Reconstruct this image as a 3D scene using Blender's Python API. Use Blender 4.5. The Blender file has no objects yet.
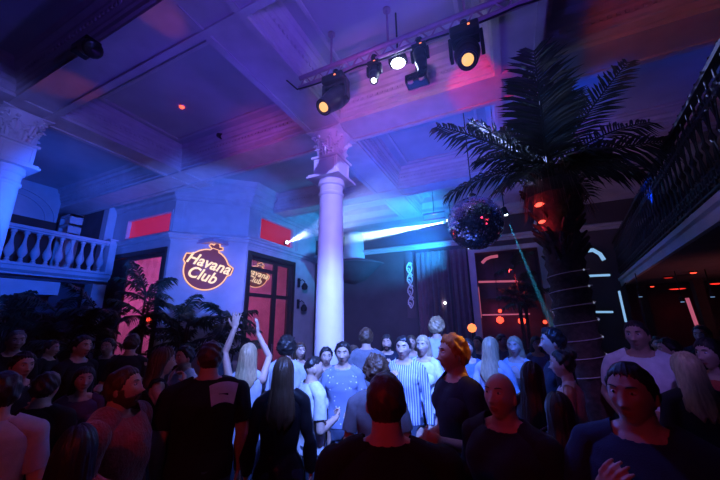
import bpy, bmesh, math, random
import numpy as np
from mathutils import Vector, Matrix, Euler
PI = math.pi
R_ = math.radians
SC = bpy.context.scene
COL = SC.collection
random.seed(7)
# ------------------------------------------------------------------ camera
CH = 1.9
cam = bpy.data.objects.new('camera', bpy.data.cameras.new('camera'))
COL.objects.link(cam)
cam.data.sensor_width = 36
cam.data.lens = 36 * 315 / 720
cam.data.clip_start = 0.02
CR = Matrix.Rotation(R_(25), 3, 'Z') @ Matrix.Rotation(PI / 2 + R_(14.6), 3, 'X') @ Matrix.Rotation(R_(-0.6), 3, 'Z')
cam.matrix_world = Matrix.Translation((0, 0, CH)) @ CR.to_4x4()
SC.camera = cam


def ray(px, py): return CR @ Vector(((px - 360) / 315, (240 - py) / 315, -1))
def at_d(px, py, d): return Vector((0, 0, CH)) + ray(px, py) * d
def at_z(px, py, z):
    r = ray(px, py); return Vector((0, 0, CH)) + r * ((z - CH) / r.z)
def at_x(px, py, x):
    r = ray(px, py); return Vector((0, 0, CH)) + r * (x / r.x)
def at_y(px, py, y):
    r = ray(px, py); return Vector((0, 0, CH)) + r * (y / r.y)


# ------------------------------------------------------------------ colour management, world haze
SC.view_settings.view_transform = 'Standard'
SC.view_settings.look = 'None'
SC.view_settings.gamma = 1
SC.view_settings.use_curve_mapping = False
SC.view_settings.exposure = 0.0
SC.cycles.use_denoising = True
SC.cycles.max_bounces = 5
SC.cycles.diffuse_bounces = 3
SC.cycles.glossy_bounces = 3
SC.cycles.volume_bounces = 0
SC.cycles.sample_clamp_indirect = 4
SC.cycles.caustics_reflective = False
SC.cycles.caustics_refractive = False
W = bpy.data.worlds.new('world'); SC.world = W; W.use_nodes = True
wn = W.node_tree; wn.nodes.clear()
wo = wn.nodes.new('ShaderNodeOutputWorld')
wb = wn.nodes.new('ShaderNodeBackground'); wb.inputs[0].default_value = (0.02, 0.02, 0.09, 1); wb.inputs[1].default_value = 0.08
wv = wn.nodes.new('ShaderNodeVolumeScatter'); wv.inputs['Color'].default_value = (0.9, 0.92, 1, 1)
wv.inputs['Density'].default_value = 0.0045; wv.inputs['Anisotropy'].default_value = 0.1
wn.links.new(wb.outputs[0], wo.inputs[0]); wn.links.new(wv.outputs[0], wo.inputs[1])

HAVE_LIGHTS = []


def aim(o, src, dst):
    o.location = src
    o.rotation_euler = (Vector(dst) - Vector(src)).to_track_quat('-Z', 'Y').to_euler()


def spot(name, src, dst, power, color, deg, blend=0.4, r=0.05):
    l = bpy.data.lights.new(name, 'SPOT'); l.energy = power; l.color = color
    l.spot_size = R_(deg); l.spot_blend = blend; l.shadow_soft_size = r
    o = bpy.data.objects.new(name, l); COL.objects.link(o); aim(o, src, dst); return o


def point(name, loc, power, color, r=0.1):
    l = bpy.data.lights.new(name, 'POINT'); l.energy = power; l.color = color; l.shadow_soft_size = r
    o = bpy.data.objects.new(name, l); COL.objects.link(o); o.location = loc; return o


RED = (1.0, 0.03, 0.03)
# front wash: column and the middle of the crowd
spot('front_wash', (0.9, -1.2, 4.6), (-2.6, 4.6, 3.25), 3000, (0.24, 0.22, 1.0), 33, 0.4)
spot('crowd_wash', (0.3, 0.4, 5.0), (-2.05, 4.0, 1.3), 4600, (0.13, 0.25, 1.0), 40, 0.7)
spot('crowd_wash_right', (-0.3, 0.8, 5.0), (-0.45, 4.1, 1.3), 2300, (0.03, 0.14, 1.0), 25, 0.7)
spot('sign_wall_wash', (-3.6, 2.8, 2.6), (-7.4, 6.0, 4.2), 1050, (0.05, 0.15, 1.0), 66, 0.7)
spot('left_wash', (-3.6, 2.6, 3.2), (-10.9, 3.0, 4.3), 1500, (0.008, 0.10, 1.0), 50, 0.7)
spot('left_column_wash', (-2.4, -0.4, 3.2), (-6.9, 1.7, 4.4), 330, (0.17, 0.19, 1.0), 32, 0.6)
spot('ceiling_violet', (1.4, 0.4, 3.2), (-2.2, 3.6, 5.5), 420, (0.15, 0.06, 1.0), 76, 0.9)
spot('ceiling_violet_low', (-0.8, 1.8, 2.9), (-1.2, 2.9, 5.7), 80, (0.10, 0.07, 1.0), 110, 0.9)
spot('ceiling_blue_left', (-2.9, 2.9, 3.2), (-4.7, 3.1, 5.7), 70, (0.09, 0.06, 1.0), 110, 0.9)
spot('ceiling_blue_back', (-1.5, 6.2, 2.8), (-1.4, 6.5, 5.7), 420, (0.006, 0.09, 1.0), 120, 0.8)
spot('ceiling_blue_right', (1.9, 5.4, 3.4), (1.9, 5.9, 5.7), 80, (0.005, 0.06, 1.0), 80, 0.3)
spot('beam_magenta', (-1.2, 1.9, 3.4), (-1.5, 4.3, 5.2), 140, (1.0, 0.16, 0.85), 56, 0.9)
spot('beam_red', (-0.6, 3.0, 4.5), (-0.1, 4.2, 5.15), 90, (1.0, 0.005, 0.08), 36, 0.6)
spot('beam_red_right', (1.3, 2.8, 4.1), (2.2, 4.2, 5.35), 13, (1.0, 0.09, 0.05), 62, 0.5)
spot('cove_red_left', (-3.6, 3.0, 4.3), (-4.0, 4.3, 5.22), 22, (1.0, 0.10, 0.30), 72, 0.9)
spot('cove_orange', (-3.6, 2.6, 4.0), tuple(at_z(162, 17, 5.2)), 12, (1.0, 0.14, 0.005), 20, 0.7)
spot('cove_orange_far', (-4.4, 3.0, 4.0), tuple(at_z(60, 84, 5.2)), 20, (1.0, 0.16, 0.01), 24, 0.7)
spot('cove_orange_column', (-3.5, 3.2, 4.2), tuple(at_z(292, 122, 5.3)), 8, (1.0, 0.12, 0.02), 30, 0.8)
spot('face_violet', (-1.9, 1.9, 3.3), tuple(at_d(450, 380, 2.1)), 45, (0.30, 0.20, 1.0), 18, 0.6)  # unseen fill lamp added to brighten the tall man's face
spot('crowd_red', (-0.9, -1.2, 2.9), (-0.55, 1.1, 1.6), 36, RED, 40, 0.6)
spot('crowd_red_left', (-0.6, -0.8, 2.7), (-2.6, 1.2, 1.4), 30, (1.0, 0.06, 0.04), 46, 0.6)
hp_ = tuple(at_d(455, 346, 2.1))
spot('hair_orange', (0.7, 3.4, 3.1), hp_, 110, (1.0, 0.42, 0.03), 13, 0.5)
spot('bar_red', (0.1, 9.0, 3.2), (0.0, 10.3, 1.2), 60, (1, 0.05, 0.08), 80, 0.6)
spot('back_teal', (-1.4, 8.4, 3.2), (-3.0, 9.2, 4.6), 1000, (0.02, 0.38, 1.0), 100, 0.8)
spot('back_violet', (-1.5, 7.6, 4.6), (-2.0, 9.8, 3.0), 80, (0.22, 0.10, 1.0), 90, 0.8)
spot('palm_blue', (-1.6, 2.2, 3.2), (0.2, 3.4, 3.95), 60, (0.05, 0.20, 1.0), 15, 0.5)
wp_ = at_d(634, 350, 2.75)
spot('right_violet', (0.5, 0.8, 3.5), tuple(wp_), 110, (0.28, 0.16, 1.0), 20, 0.6)  # unseen lamp added to lift the white tee under the balcony
spot('rim_blue_right', (-1.3, 2.7, 3.7), (0.75, 1.75, 1.35), 170, (0.03, 0.12, 1.0), 24, 0.7)  # unseen rim lamp added for the right-hand group
spot('back_dusk', (1.2, 6.6, 2.9), (1.2, 8.6, 5.6), 45, (0.55, 0.24, 0.6), 120, 0.8)  # unseen dim lamp added to lift the ceiling at the back
spot('balcony_dusk', (3.6, 6.6, 0.9), (3.4, 7.0, 2.7), 26, (0.7, 0.2, 0.25), 110, 0.8)  # unseen lamp added to lift the balcony underside
# hard beams through the haze
spot('hard_beam', tuple(at_y(446, 222, 8.3)), tuple(at_y(337, 241.5, 4.66)), 520000, (0.50, 0.80, 1.0), 2.9, 0.1, 0.02)
spot('cornice_beam', tuple(at_x(289, 242, -6.2)), tuple(at_d(338, 219, 7.4)), 26000, (0.30, 0.38, 1.0), 12, 0.6, 0.02)
spot('ball_beam', tuple(at_y(507, 219, 8.6)), tuple(at_y(560, 345, 7.9)), 150000, (0.06, 0.60, 1.0), 2.6, 0.2, 0.01)


# ------------------------------------------------------------------ materials
def mat(name, col, rough=0.6, metal=0.0, noise=0.0, scale=8.0, bump=0.0, bscale=60.0, emit=None, es=1.0, trans=0.0, alpha=1.0, sheen=0.0, stretch=None):
    m = bpy.data.materials.new(name); m.use_nodes = True
    nt = m.node_tree; b = nt.nodes['Principled BSDF']
    b.inputs['Base Color'].default_value = (*col, 1); b.inputs['Roughness'].default_value = rough
    b.inputs['Metallic'].default_value = metal
    if trans: b.inputs['Transmission Weight'].default_value = trans
    if sheen: b.inputs['Sheen Weight'].default_value = sheen
    if emit:
        b.inputs['Emission Color'].default_value = (*emit, 1); b.inputs['Emission Strength'].default_value = es
    tc = nt.nodes.new('ShaderNodeTexCoord'); mp = nt.nodes.new('ShaderNodeMapping')
    nt.links.new(tc.outputs['Object'], mp.inputs[0])
    if stretch: mp.inputs['Scale'].default_value = stretch
    if noise:
        n = nt.nodes.new('ShaderNodeTexNoise'); n.inputs['Scale'].default_value = scale; n.inputs['Detail'].default_value = 4
        nt.links.new(mp.outputs[0], n.inputs['Vector'])
        r = nt.nodes.new('ShaderNodeValToRGB')
        r.color_ramp.elements[0].position = 0.3; r.color_ramp.elements[1].position = 0.7
        r.color_ramp.elements[0].color = (*[c * (1 - noise) for c in col], 1)
        r.color_ramp.elements[1].color = (*[min(1, c * (1 + noise * 0.5)) for c in col], 1)
        nt.links.new(n.outputs['Fac'], r.inputs[0]); nt.links.new(r.outputs[0], b.inputs['Base Color'])
    if bump:
        n2 = nt.nodes.new('ShaderNodeTexNoise'); n2.inputs['Scale'].default_value = bscale; n2.inputs['Detail'].default_value = 3
        nt.links.new(mp.outputs[0], n2.inputs['Vector'])
        bp = nt.nodes.new('ShaderNodeBump'); bp.inputs['Strength'].default_value = bump; bp.inputs['Distance'].default_value = 0.01
        nt.links.new(n2.outputs['Fac'], bp.inputs['Height']); nt.links.new(bp.outputs[0], b.inputs['Normal'])
    return m


M = {}
M['plaster'] = mat('plaster', (0.62, 0.60, 0.62), 0.7, noise=0.12, scale=3, bump=0.15, bscale=40)
M['ceiling'] = mat('ceiling_paint', (0.50, 0.49, 0.52), 0.8, noise=0.15, scale=1.5, bump=0.1, bscale=30)
M['beam'] = mat('beam_plaster', (0.62, 0.58, 0.60), 0.7, noise=0.12, scale=4, bump=0.12, bscale=50)
M['column'] = mat('column_paint', (0.80, 0.78, 0.80), 0.5, noise=0.06, scale=5, bump=0.12, bscale=45)
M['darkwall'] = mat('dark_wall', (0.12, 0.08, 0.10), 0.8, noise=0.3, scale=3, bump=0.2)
M['floor'] = mat('floor_boards', (0.06, 0.045, 0.04), 0.35, noise=0.3, scale=4, bump=0.1)
M['wood'] = mat('dark_wood', (0.05, 0.025, 0.02), 0.4, noise=0.4, scale=6, stretch=(1, 1, 8), bump=0.1)
M['black'] = mat('black_metal', (0.015, 0.015, 0.018), 0.35, metal=0.3, noise=0.2, scale=20)
M['iron'] = mat('wrought_iron', (0.02, 0.02, 0.025), 0.5, metal=0.5, noise=0.2, scale=30)
M['steel'] = mat('truss_metal', (0.42, 0.26, 0.34), 0.5, metal=0.2, noise=0.1, scale=20)
M['glass'] = mat('window_glass', (0.9, 0.85, 0.9), 0.03, trans=1.0)
M['drink'] = mat('clear_glass', (0.8, 0.85, 1.0), 0.03, trans=0.9)
M['frond'] = mat('palm_leaf', (0.02, 0.042, 0.022), 0.45, noise=0.4, scale=12)
M['bark'] = mat('palm_bark', (0.10, 0.065, 0.05), 0.9, noise=0.5, scale=20, bump=0.6, bscale=50)
M['drygrass'] = mat('dry_fibre', (0.3, 0.2, 0.14), 0.9, noise=0.4, scale=30)
M['curtain'] = mat('stage_curtain', (0.16, 0.07, 0.10), 0.85, noise=0.25, scale=8, sheen=0.3)
M['mirror'] = None


def emis(name, col, s): return mat(name, (0.02, 0.02, 0.02), 0.4, emit=col, es=s)


M['redglass'] = mat('red_lit_glass', (0.2, 0.01, 0.02), 0.2, emit=(1.0, 0.02, 0.06), es=0.35)
M['pinkwall'] = mat('interior_wall', (0.62, 0.45, 0.55), 0.7, noise=0.15, scale=4)
M['maroon'] = mat('sign_face', (0.05, 0.012, 0.015), 0.5, noise=0.2, scale=8, emit=(0.5, 0.10, 0.10), es=0.22)
M['signlight'] = emis('sign_neon', (1.0, 0.50, 0.26), 1.3); M['signtext'] = emis('sign_lettering', (1.0, 0.74, 0.46), 1.25)
M['warm'] = emis('warm_lens', (1.0, 0.50, 0.14), 1.25)
M['white'] = emis('white_lamp', (0.75, 0.85, 1.0), 14)
M['cyan'] = emis('cool_tube', (0.30, 0.60, 1.0), 0.8)
M['pink'] = emis('pink_tube', (1.0, 0.20, 0.36), 0.45)
M['redlamp'] = emis('red_lamp', (1.0, 0.06, 0.03), 3.0)
M['amber'] = emis('amber_lamp', (1.0, 0.22, 0.06), 2.0)
M['reddot'] = emis('red_led', (1.0, 0.08, 0.05), 3.0)


# ------------------------------------------------------------------ mesh helpers
class MB:
    def __init__(s): s.v = []; s.f = []

    def add(s, vs, fs):
        n = len(s.v); s.v += [tuple(v) for v in vs]; s.f += [tuple(i + n for i in f) for f in fs]; return s

    def box(s, x0, x1, y0, y1, z0, z1, m=None):
        vs = [Vector(p) for p in ((x0, y0, z0), (x1, y0, z0), (x1, y1, z0), (x0, y1, z0), (x0, y0, z1), (x1, y0, z1), (x1, y1, z1), (x0, y1, z1))]
        if m is not None: vs = [m @ v for v in vs]
        return s.add(vs, [(0, 3, 2, 1), (4, 5, 6, 7), (0, 1, 5, 4), (1, 2, 6, 5), (2, 3, 7, 6), (3, 0, 4, 7)])

    def tube(s, pts, r, n=8, closed=False):
        pts = [Vector(p) for p in pts]
        rs = r if isinstance(r, (list, tuple)) else [r] * len(pts)
        L = len(pts); vs = []; fs = []
        up = None
        for i, p in enumerate(pts):
            a = pts[(i - 1) % L] if (closed or i > 0) else p
            b = pts[(i + 1) % L] if (closed or i < L - 1) else p
            t = (b - a).normalized()
            if up is None: up = t.orthogonal().normalized()
            up = (up - t * up.dot(t))
            up = up.normalized() if up.length > 1e-6 else t.orthogonal().normalized()
            w = t.cross(up)
            for k in range(n):
                a_ = 2 * PI * k / n
                vs.append(p + (up * math.cos(a_) + w * math.sin(a_)) * rs[i])
        for i in range(L if closed else L - 1):
            j = (i + 1) % L
            for k in range(n):
                k2 = (k + 1) % n
                fs.append((i * n + k, i * n + k2, j * n + k2, j * n + k))
        if not closed:
            fs.append(tuple(reversed(range(n)))); fs.append(tuple((L - 1) * n + k for k in range(n)))
        return s.add(vs, fs)

    def lathe(s, prof, n=24, c=(0, 0, 0), a0=0, a1=2 * PI, m=None):
        full = abs(a1 - a0 - 2 * PI) < 1e-6
        N = n if full else n + 1
        vs = []
        for (r, z) in prof:
            for k in range(N):
                a = a0 + (a1 - a0) * k / n
                v = Vector((c[0] + r * math.cos(a), c[1] + r * math.sin(a), c[2] + z))
                vs.append(m @ v if m is not None else v)
        fs = []
        for i in range(len(prof) - 1):
            for k in range(n if full else n):
                k2 = (k + 1) % N if full else k + 1
                fs.append((i * N + k, i * N + k2, (i + 1) * N + k2, (i + 1) * N + k))
        fs.append(tuple(reversed(range(N)))); fs.append(tuple((len(prof) - 1) * N + k for k in range(N)))
        return s.add(vs, fs)

    def prism(s, poly, z0, z1, m=None):
        n = len(poly)
        vs = [Vector((x, y, z0)) for x, y in poly] + [Vector((x, y, z1)) for x, y in poly]
        if m is not None: vs = [m @ v for v in vs]
        return s.add(vs, [tuple(reversed(range(n))), tuple(range(n, 2 * n))] + [(i, (i + 1) % n, n + (i + 1) % n, n + i) for i in range(n)])

    def sweep(s, prof, a, b):
        """extrude a closed profile given as world offsets: prof(list of (u,z)), from a to b horizontally; u is to the right of a->b"""
        a = Vector(a); b = Vector(b); d = (b - a).normalized(); w = Vector((d.y, -d.x, 0))
        n = len(prof)
        vs = [a + w * u + Vector((0, 0, z)) for u, z in prof] + [b + w * u + Vector((0, 0, z)) for u, z in prof]
        return s.add(vs, [tuple(range(n)), tuple(reversed(range(n, 2 * n)))] + [(i, n + i, n + (i + 1) % n, (i + 1) % n) for i in range(n)])

    def build(s, name, m, parent=None, loc=None, smooth=False, kind=None, bevel=0):
        me = bpy.data.meshes.new(name); me.from_pydata([tuple(v) for v in s.v], [], s.f)
        bm = bmesh.new(); bm.from_mesh(me); bmesh.ops.recalc_face_normals(bm, faces=bm.faces); bm.to_mesh(me); bm.free()
        me.materials.append(m)
        o = bpy.data.objects.new(name, me); COL.objects.link(o)
        if loc is not None: o.location = loc
        if parent is not None: o.parent = parent
        elif kind is None: pass
        if kind: o['kind'] = kind
        if smooth:
            me.polygons.foreach_set('use_smooth', [True] * len(me.polygons))
            try: me.set_sharp_from_angle(angle=R_(40))
            except Exception: pass
        if bevel:
            bv = o.modifiers.new('b', 'BEVEL'); bv.width = bevel; bv.segments = 2; bv.limit_method = 'ANGLE'
        return o


def tag(o, label, cat, group=None, kind=None):
    o['label'] = label; o['category'] = cat
    if group: o['group'] = group
    if kind: o['kind'] = kind
    return o


def thing(name, loc, label, cat, group=None, rz=0, kind=None):
    o = bpy.data.objects.new(name, None); COL.objects.link(o); o.location = loc; o.rotation_euler = (0, 0, rz)
    return tag(o, label, cat, group, kind)


def copy_thing(root, loc, rz, label):
    r = root.copy(); COL.objects.link(r); r.location = loc; r.rotation_euler = (0, 0, rz); r['label'] = label
    for ch in list(root.children):
        c = ch.copy(); COL.objects.link(c); c.parent = r
        for g in list(ch.children):
            d = g.copy(); COL.objects.link(d); d.parent = c
    return r


# ================================================================== STRUCTURE
HP = 5.72          # coffer panel height
HS = 5.2           # beam soffit height
MB().box(-15, 7, -4, 12.6, -0.2, 0).build('floor', M['floor'], kind='structure')
MB().box(-15, 7, -4, 12.6, HP, HP + 0.2).build('ceiling', M['ceiling'], kind='structure')
MB().box(-15.2, -15, -4, 10.6, 0, HP).build('wall_left', M['darkwall'], kind='structure')
MB().box(7, 7.2, -4, 12.6, 0, HP).build('wall_right', M['darkwall'], kind='structure')
MB().box(-15, 7, -4.2, -4, 0, HP).build('wall_front', M['darkwall'], kind='structure')


def beam_profile(hw):
    side = [(hw, HS), (hw, HS + 0.05), (hw + 0.03, HS + 0.06), (hw + 0.03, HS + 0.14), (hw + 0.05, HS + 0.16), (hw + 0.05, HS + 0.20), (hw + 0.075, HS + 0.24),
            (hw + 0.075, HS + 0.30), (hw + 0.10, HS + 0.33), (hw + 0.10, HS + 0.38), (hw + 0.15, HS + 0.43), (hw + 0.15, HS + 0.47), (hw + 0.19, HP + 0.02)]
    sof = [(-hw + 0.09, HS), (-hw + 0.09, HS + 0.025), (hw - 0.09, HS + 0.025), (hw - 0.09, HS)]
    return sof + side + [(-u, z) for u, z in reversed(side)]


def dentils(mb, a, b, hw, sides=(1, -1)):
    a = Vector(a); b = Vector(b); d = (b - a); L = d.length; d.normalize(); w = Vector((d.y, -d.x, 0)); n = int(L / 0.085)
    for sgn in sides:
        for i in range(n):
            p = a + d * (i + 0.5) * L / n
            m = Matrix((( d.x, w.x, 0, p.x), (d.y, w.y, 0, p.y), (0, 0, 1, 0), (0, 0, 0, 1)))
            u0, u1 = sorted((sgn * (hw + 0.03), sgn * (hw + 0.095)))
            mb.box(-0.02, 0.02, u0, u1, HS + 0.255, HS + 0.295, m)


def beam(a, b, hw):
    mb = MB(); mb.sweep(beam_profile(hw), (a[0], a[1], 0), (b[0], b[1], 0)); dentils(mb, (a[0], a[1], 0), (b[0], b[1], 0), hw)
    return mb.build('ceiling_beam', M['beam'], kind='structure')


XA0, XA1, XA2 = -6.6, -2.62, 0.45
YB0, YB1, YB2 = 1.72, 4.45, 7.5
for x, hw in ((XA0, 0.28), (XA1, 0.33), (XA2, 0.28)):
    beam((x, -4), (x, 10.2 if x > -6 else 5.0), hw)
beam((4.2, -4), (4.2, 10.2), 0.28)
for y, x0 in ((YB0, -15), (YB1, -15), (YB2, -6.3)):
    beam((x0, y), (7, y), 0.26 if y != YB1 else 0.32).location.z = -0.006
# thin panel mouldings inside the coffers
k = 0
for (x0, x1) in ((-6.2, -3.1), (-2.1, 0.0), (0.9, 3.8)):
    for (y0, y1) in ((2.15, 3.95), (4.95, 7.1), (7.9, 9.5)):
        mb = MB(); i = 0.16
        for (a, b, c, d) in ((x0 + i, x1 - i, y0 + i, y0 + i + .05), (x0 + i, x1 - i, y1 - i - .05, y1 - i), (x0 + i, x0 + i + .05, y0 + i + .05, y1 - i - .05), (x1 - i - .05, x1 - i, y0 + i + .05, y1 - i - .05)):
            mb.box(a, b, c, d, HP - 0.03, HP)
        k += 1
        if x0 == -6.2 and y0 == 2.15 or x0 > -2.2: mb.build('trim_%d' % k, M['beam'], kind='structure')


# ---------- columns with leafy capitals
def volute(mb, c, r, m, flip=1):
    pts = []
    for i in range(22):
        t = i / 21 * 2.3 * PI; rr = r * (1 - 0.8 * i / 21)
        pts.append(m @ (Vector(c) + Vector((flip * rr * math.cos(t), 0, rr * math.sin(t)))))
    mb.tube(pts, [0.018 * (1 - .4 * i / 21) for i in range(22)], 6)


def column(x, y, top, r=0.2, cap_h=0.85, label='', blk=True):
    t = thing('column', (x, y, 0), label, 'column', kind='structure')
    z0 = top - cap_h
    sh = MB()
    prof = [(r * 1.55, 0), (r * 1.55, 0.12), (r * 1.35, 0.16), (r * 1.4, 0.22), (r * 1.2, 0.28), (r * 1.1, 0.3)]
    for i in range(13):
        f = i / 12; prof.append((r * (1.06 - 0.17 * f ** 1.3), 0.32 + f * (z0 - 0.62)))
    prof += [(r * 0.98, z0 - 0.28), (r * 1.0, z0 - 0.25), (r * .9, z0 - 0.23), (r * 0.9, z0 - 0.12), (r * 1.02, z0 - 0.10), (r * 1.06, z0 - 0.06), (r * 1.0, z0 - 0.03), (r * 1.0, z0)]
    sh.lathe(prof, 40); sh.build('shaft', M['column'], t, smooth=True)
    # abacus slab, square block, leafy bell
    ab = MB(); w = r * 1.42
    ab.prism([(-w, -w), (w, -w), (w, w), (-w, w)], z0, z0 + 0.035)
    w2 = w * 0.93; ab.prism([(-w2, -w2), (w2, -w2), (w2, w2), (-w2, w2)], z0 + 0.035, z0 + 0.07)
    ab.build('abacus', M['column'], t, bevel=0.006)
    bl = MB(); w = r * 1.02; h = cap_h * 0.33
    bl.prism([(-w, -w), (w, -w), (w, w), (-w, w)], z0 + 0.07, z0 + 0.07 + h)
    for a in range(4):                                      # raised frames on each face of the block
        m = Matrix.Rotation(a * PI / 2, 4, 'Z'); e = w * .86
        for (xa, xb, za, zb) in ((-e, e, .1, .12), (-e, e, h + .02, h + .04), (-e, -e + .02, .12, h + .02), (e - .02, e, .12, h + .02)):
            bl.box(xa, xb, w, w + 0.012, z0 + za, z0 + zb, m)
    w3 = w * 1.16; bl.prism([(-w3, -w3), (w3, -w3), (w3, w3), (-w3, w3)], z0 + 0.07 + h, z0 + .11 + h)
    bl.build('block', M['column'], t, bevel=0.005)
    bell = MB(); zb = z0 + .11 + h; hb = top - zb
    prof = [(r * (0.92 + 0.55 * (i / 10) ** 2.2), zb + hb * 0.9 * i / 10) for i in range(11)]
    bell.lathe(prof, 32)
    for row, (n, zr, hr, off) in enumerate(((8, 0.0, 0.42, 0), (8, 0.26, 0.42, PI / 8))):
        for i in range(n):                                  # curling acanthus leaves
            a = off + 2 * PI * i / n
            m = Matrix.Rotation(a, 4, 'Z')
            vs = []; fs = []; S = 9; C = 7
            for sj in range(S):
                f = sj / (S - 1)
                out = r * (0.95 + 0.55 * (zr + hr * f) ** 2.2) + 0.02 + 0.06 * f ** 4 + 0.015 * math.sin(f * PI)
                zz = zb + hb * (zr + hr * (f if f < .85 else .85 - (f - .85) * .9))
                wd = r * 0.42 * math.sin(PI * (0.22 + 0.72 * f)) * (1 + 0.22 * math.sin(f * 22))
                for c in range(C):
                    g = c / (C - 1) * 2 - 1
                    vs.append(m @ Vector((out - 0.022 * g * g + 0.008 * math.cos(g * 9), wd * g, zz)))
            for sj in range(S - 1):
                for c in range(C - 1):
                    q = sj * C + c; fs.append((q, q + 1, q + C + 1, q + C))
            bell.add(vs, fs)
    for a in range(4):                                      # corner volutes
        m = Matrix.Rotation(PI / 4 + a * PI / 2, 4, 'Z') @ Matrix.Translation((r * 1.42, 0, zb + hb * 0.72))
        volute(bell, (0, 0, 0), 0.055, m)
    for a in range(8):
        m = Matrix.Rotation(a * PI / 4 + PI / 8, 4, 'Z')
        bell.lathe([(0.005, -.03), (.028, -.015), (.032, .005), (.02, .025), (.004, .032)], 8, m=m @ Matrix.Translation((r * 1.3, 0, zb + hb * .74)))
    o = bell.build('carved_bell', M['column'], t, smooth=True)
    top_ = MB(); w = r * 1.5
    n = 8; poly = []
    for a in range(4):
        for i in range(n):
            f = i / n * 2 - 1; q = Vector((w, w * f)) ; q.x = w * (0.86 + 0.14 * f * f)
            rr = Matrix.Rotation(a * PI / 2, 2) @ q; poly.append((rr.x, rr.y))
    top_.prism(poly, top - hb * .1, top - .03); top_.build('top_slab', M['column'], t)
    return t


column(XA1, 4.45, HS + .02, 0.226, 0.92, 'tall white round column with carved leafy capital in the middle of the room')
column(-6.88, 1.72, HS + .02, 0.205, 0.92, 'blue-lit white column with carved capital at the end of the balustrade side')

# ---------- the corner pavilion with the sign
P0 = Vector((-10.6, 5.08, 0)); P1 = Vector((-7.78, 5.08, 0)); P2 = Vector((-6.42, 6.36, 0)); P3 = Vector((-6.42, 9.8, 0))
ZC = 4.02        # underside of the cornice
TH = 0.3


def wall_frame(a, b):
    """matrix: local x along a->b, local y outwards (towards the room), z up"""
    d = (b - a).normalized(); n = Vector((d.y, -d.x, 0))
    return Matrix(((d.x, n.x, 0, a.x), (d.y, n.y, 0, a.y), (0, 0, 1, 0), (0, 0, 0, 1)))


def wall_with_holes(name, a, b, holes, z1, m, th=TH):
    F = wall_frame(a, b); L = (b - a).length; mb = MB()
    xs = sorted({0, L} | {h[0] for h in holes} | {h[1] for h in holes})
    for x0, x1 in zip(xs, xs[1:]):
        hs = sorted([h for h in holes if h[0] <= x0 + 1e-6 and h[1] >= x1 - 1e-6], key=lambda h: h[2]); z = 0
        for h in hs:
            if h[2] > z + 1e-4: mb.box(x0, x1, -th, 0, z, h[2], F)
            z = h[3]
        if z < z1: mb.box(x0, x1, -th, 0, z, z1, F)
    return mb.build(name, m, kind='structure'), F, L


L1 = (P1 - P0).length; L2 = (P2 - P1).length
w1, F1, _ = wall_with_holes('wall_pavilion_left', P0, P1, [(0.06, L1 - 0.08, 0, 3.84), (0.75, L1 - 0.06, 4.22, 4.86)], HP, M['plaster'])
w2, F2, _ = wall_with_holes('wall_pavilion_corner', P1, P2, [], HP, M['plaster'])
d2a, d2b = 0.06, 2.2
w3, F3, L3 = wall_with_holes('wall_pavilion_right', P2, P3, [(d2a, d2b, 0, 3.86), (d2a + 0.35, d2b - 0.15, 4.26, 5.0)], HP, M['plaster'])


def ring(name, prof, pts, m):
    """moulding swept along the pavilion polyline with mitred corners; prof = (out, z)"""
    mb = MB(); n = len(prof); rows = []
    for i, p in enumerate(pts):
        d1 = (pts[i] - pts[i - 1]).normalized() if i else None
        d2 = (pts[i + 1] - pts[i]).normalized() if i < len(pts) - 1 else None
        if d1 is None: nn = Vector((d2.y, -d2.x, 0))
        elif d2 is None: nn = Vector((d1.y, -d1.x, 0))
        else:
            n1 = Vector((d1.y, -d1.x, 0)); n2 = Vector((d2.y, -d2.x, 0)); nn = (n1 + n2).normalized(); nn /= nn.dot(n1)
        rows.append([p + nn * u + Vector((0, 0, z)) for u, z in prof])
    vs = [v for r in rows for v in r]; fs = [tuple(range(n)), tuple(reversed(range((len(pts) - 1) * n, len(pts) * n)))]
    for i in range(len(pts) - 1):
        for k_ in range(n): fs.append((i * n + k_, (i + 1) * n + k_, (i + 1) * n + (k_ + 1) % n, i * n + (k_ + 1) % n))
    return mb.add(vs, fs).build(name, m, kind='structure')


PP = [P0, P1, P2, P3]
ring('trim_20', [(0.0, ZC - 0.02), (0.03, ZC - .02), (0.03, ZC + 0.02), (0.09, ZC + 0.05), (0.09, ZC + 0.1), (0.14, ZC + 0.13), (0.14, ZC + 0.17), (0.10, ZC + 0.19), (0, ZC + 0.2)], PP, M['plaster'])
ring('trim_21', [(0, 5.12), (0.04, 5.12), (0.04, 5.2), (0.1, 5.24), (0.1, 5.32), (0.2, 5.4), (0.2, 5.47), (0.32, 5.56), (0.32, 5.62), (0.42, HP), (0, HP)], PP, M['beam'])
# raised panels on the upper sign wall and pilaster strips
for (F, x0, x1, z0, z1, n_) in ((F2, 0.0, 0.26, ZC + .22, 5.1, 22), (F2, 0.42, L2 - 0.08, ZC + .3, 5.02, 23), (F3, 2.2, 2.5, ZC + .2, 5.1, 24)):
    mb = MB(); mb.box(x0, x1, 0, 0.025, z0, z1, F)
    mb.box(x0 + .06, x1 - .06, 0.025, 0.04, z0 + .06, z1 - .06, F); mb.build('trim_%d' % n_, M['plaster'], kind='structure')
MB().box(-10.95, -10.75, 5.08, 8.6, 0, 5.4).build('wall_interior_left', M['pinkwall'], kind='structure')
MB().box(-15, -10.6, 5.06, 5.2, 0, 3.2).build('wall_under_mezzanine', M['darkwall'], kind='structure')
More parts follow.
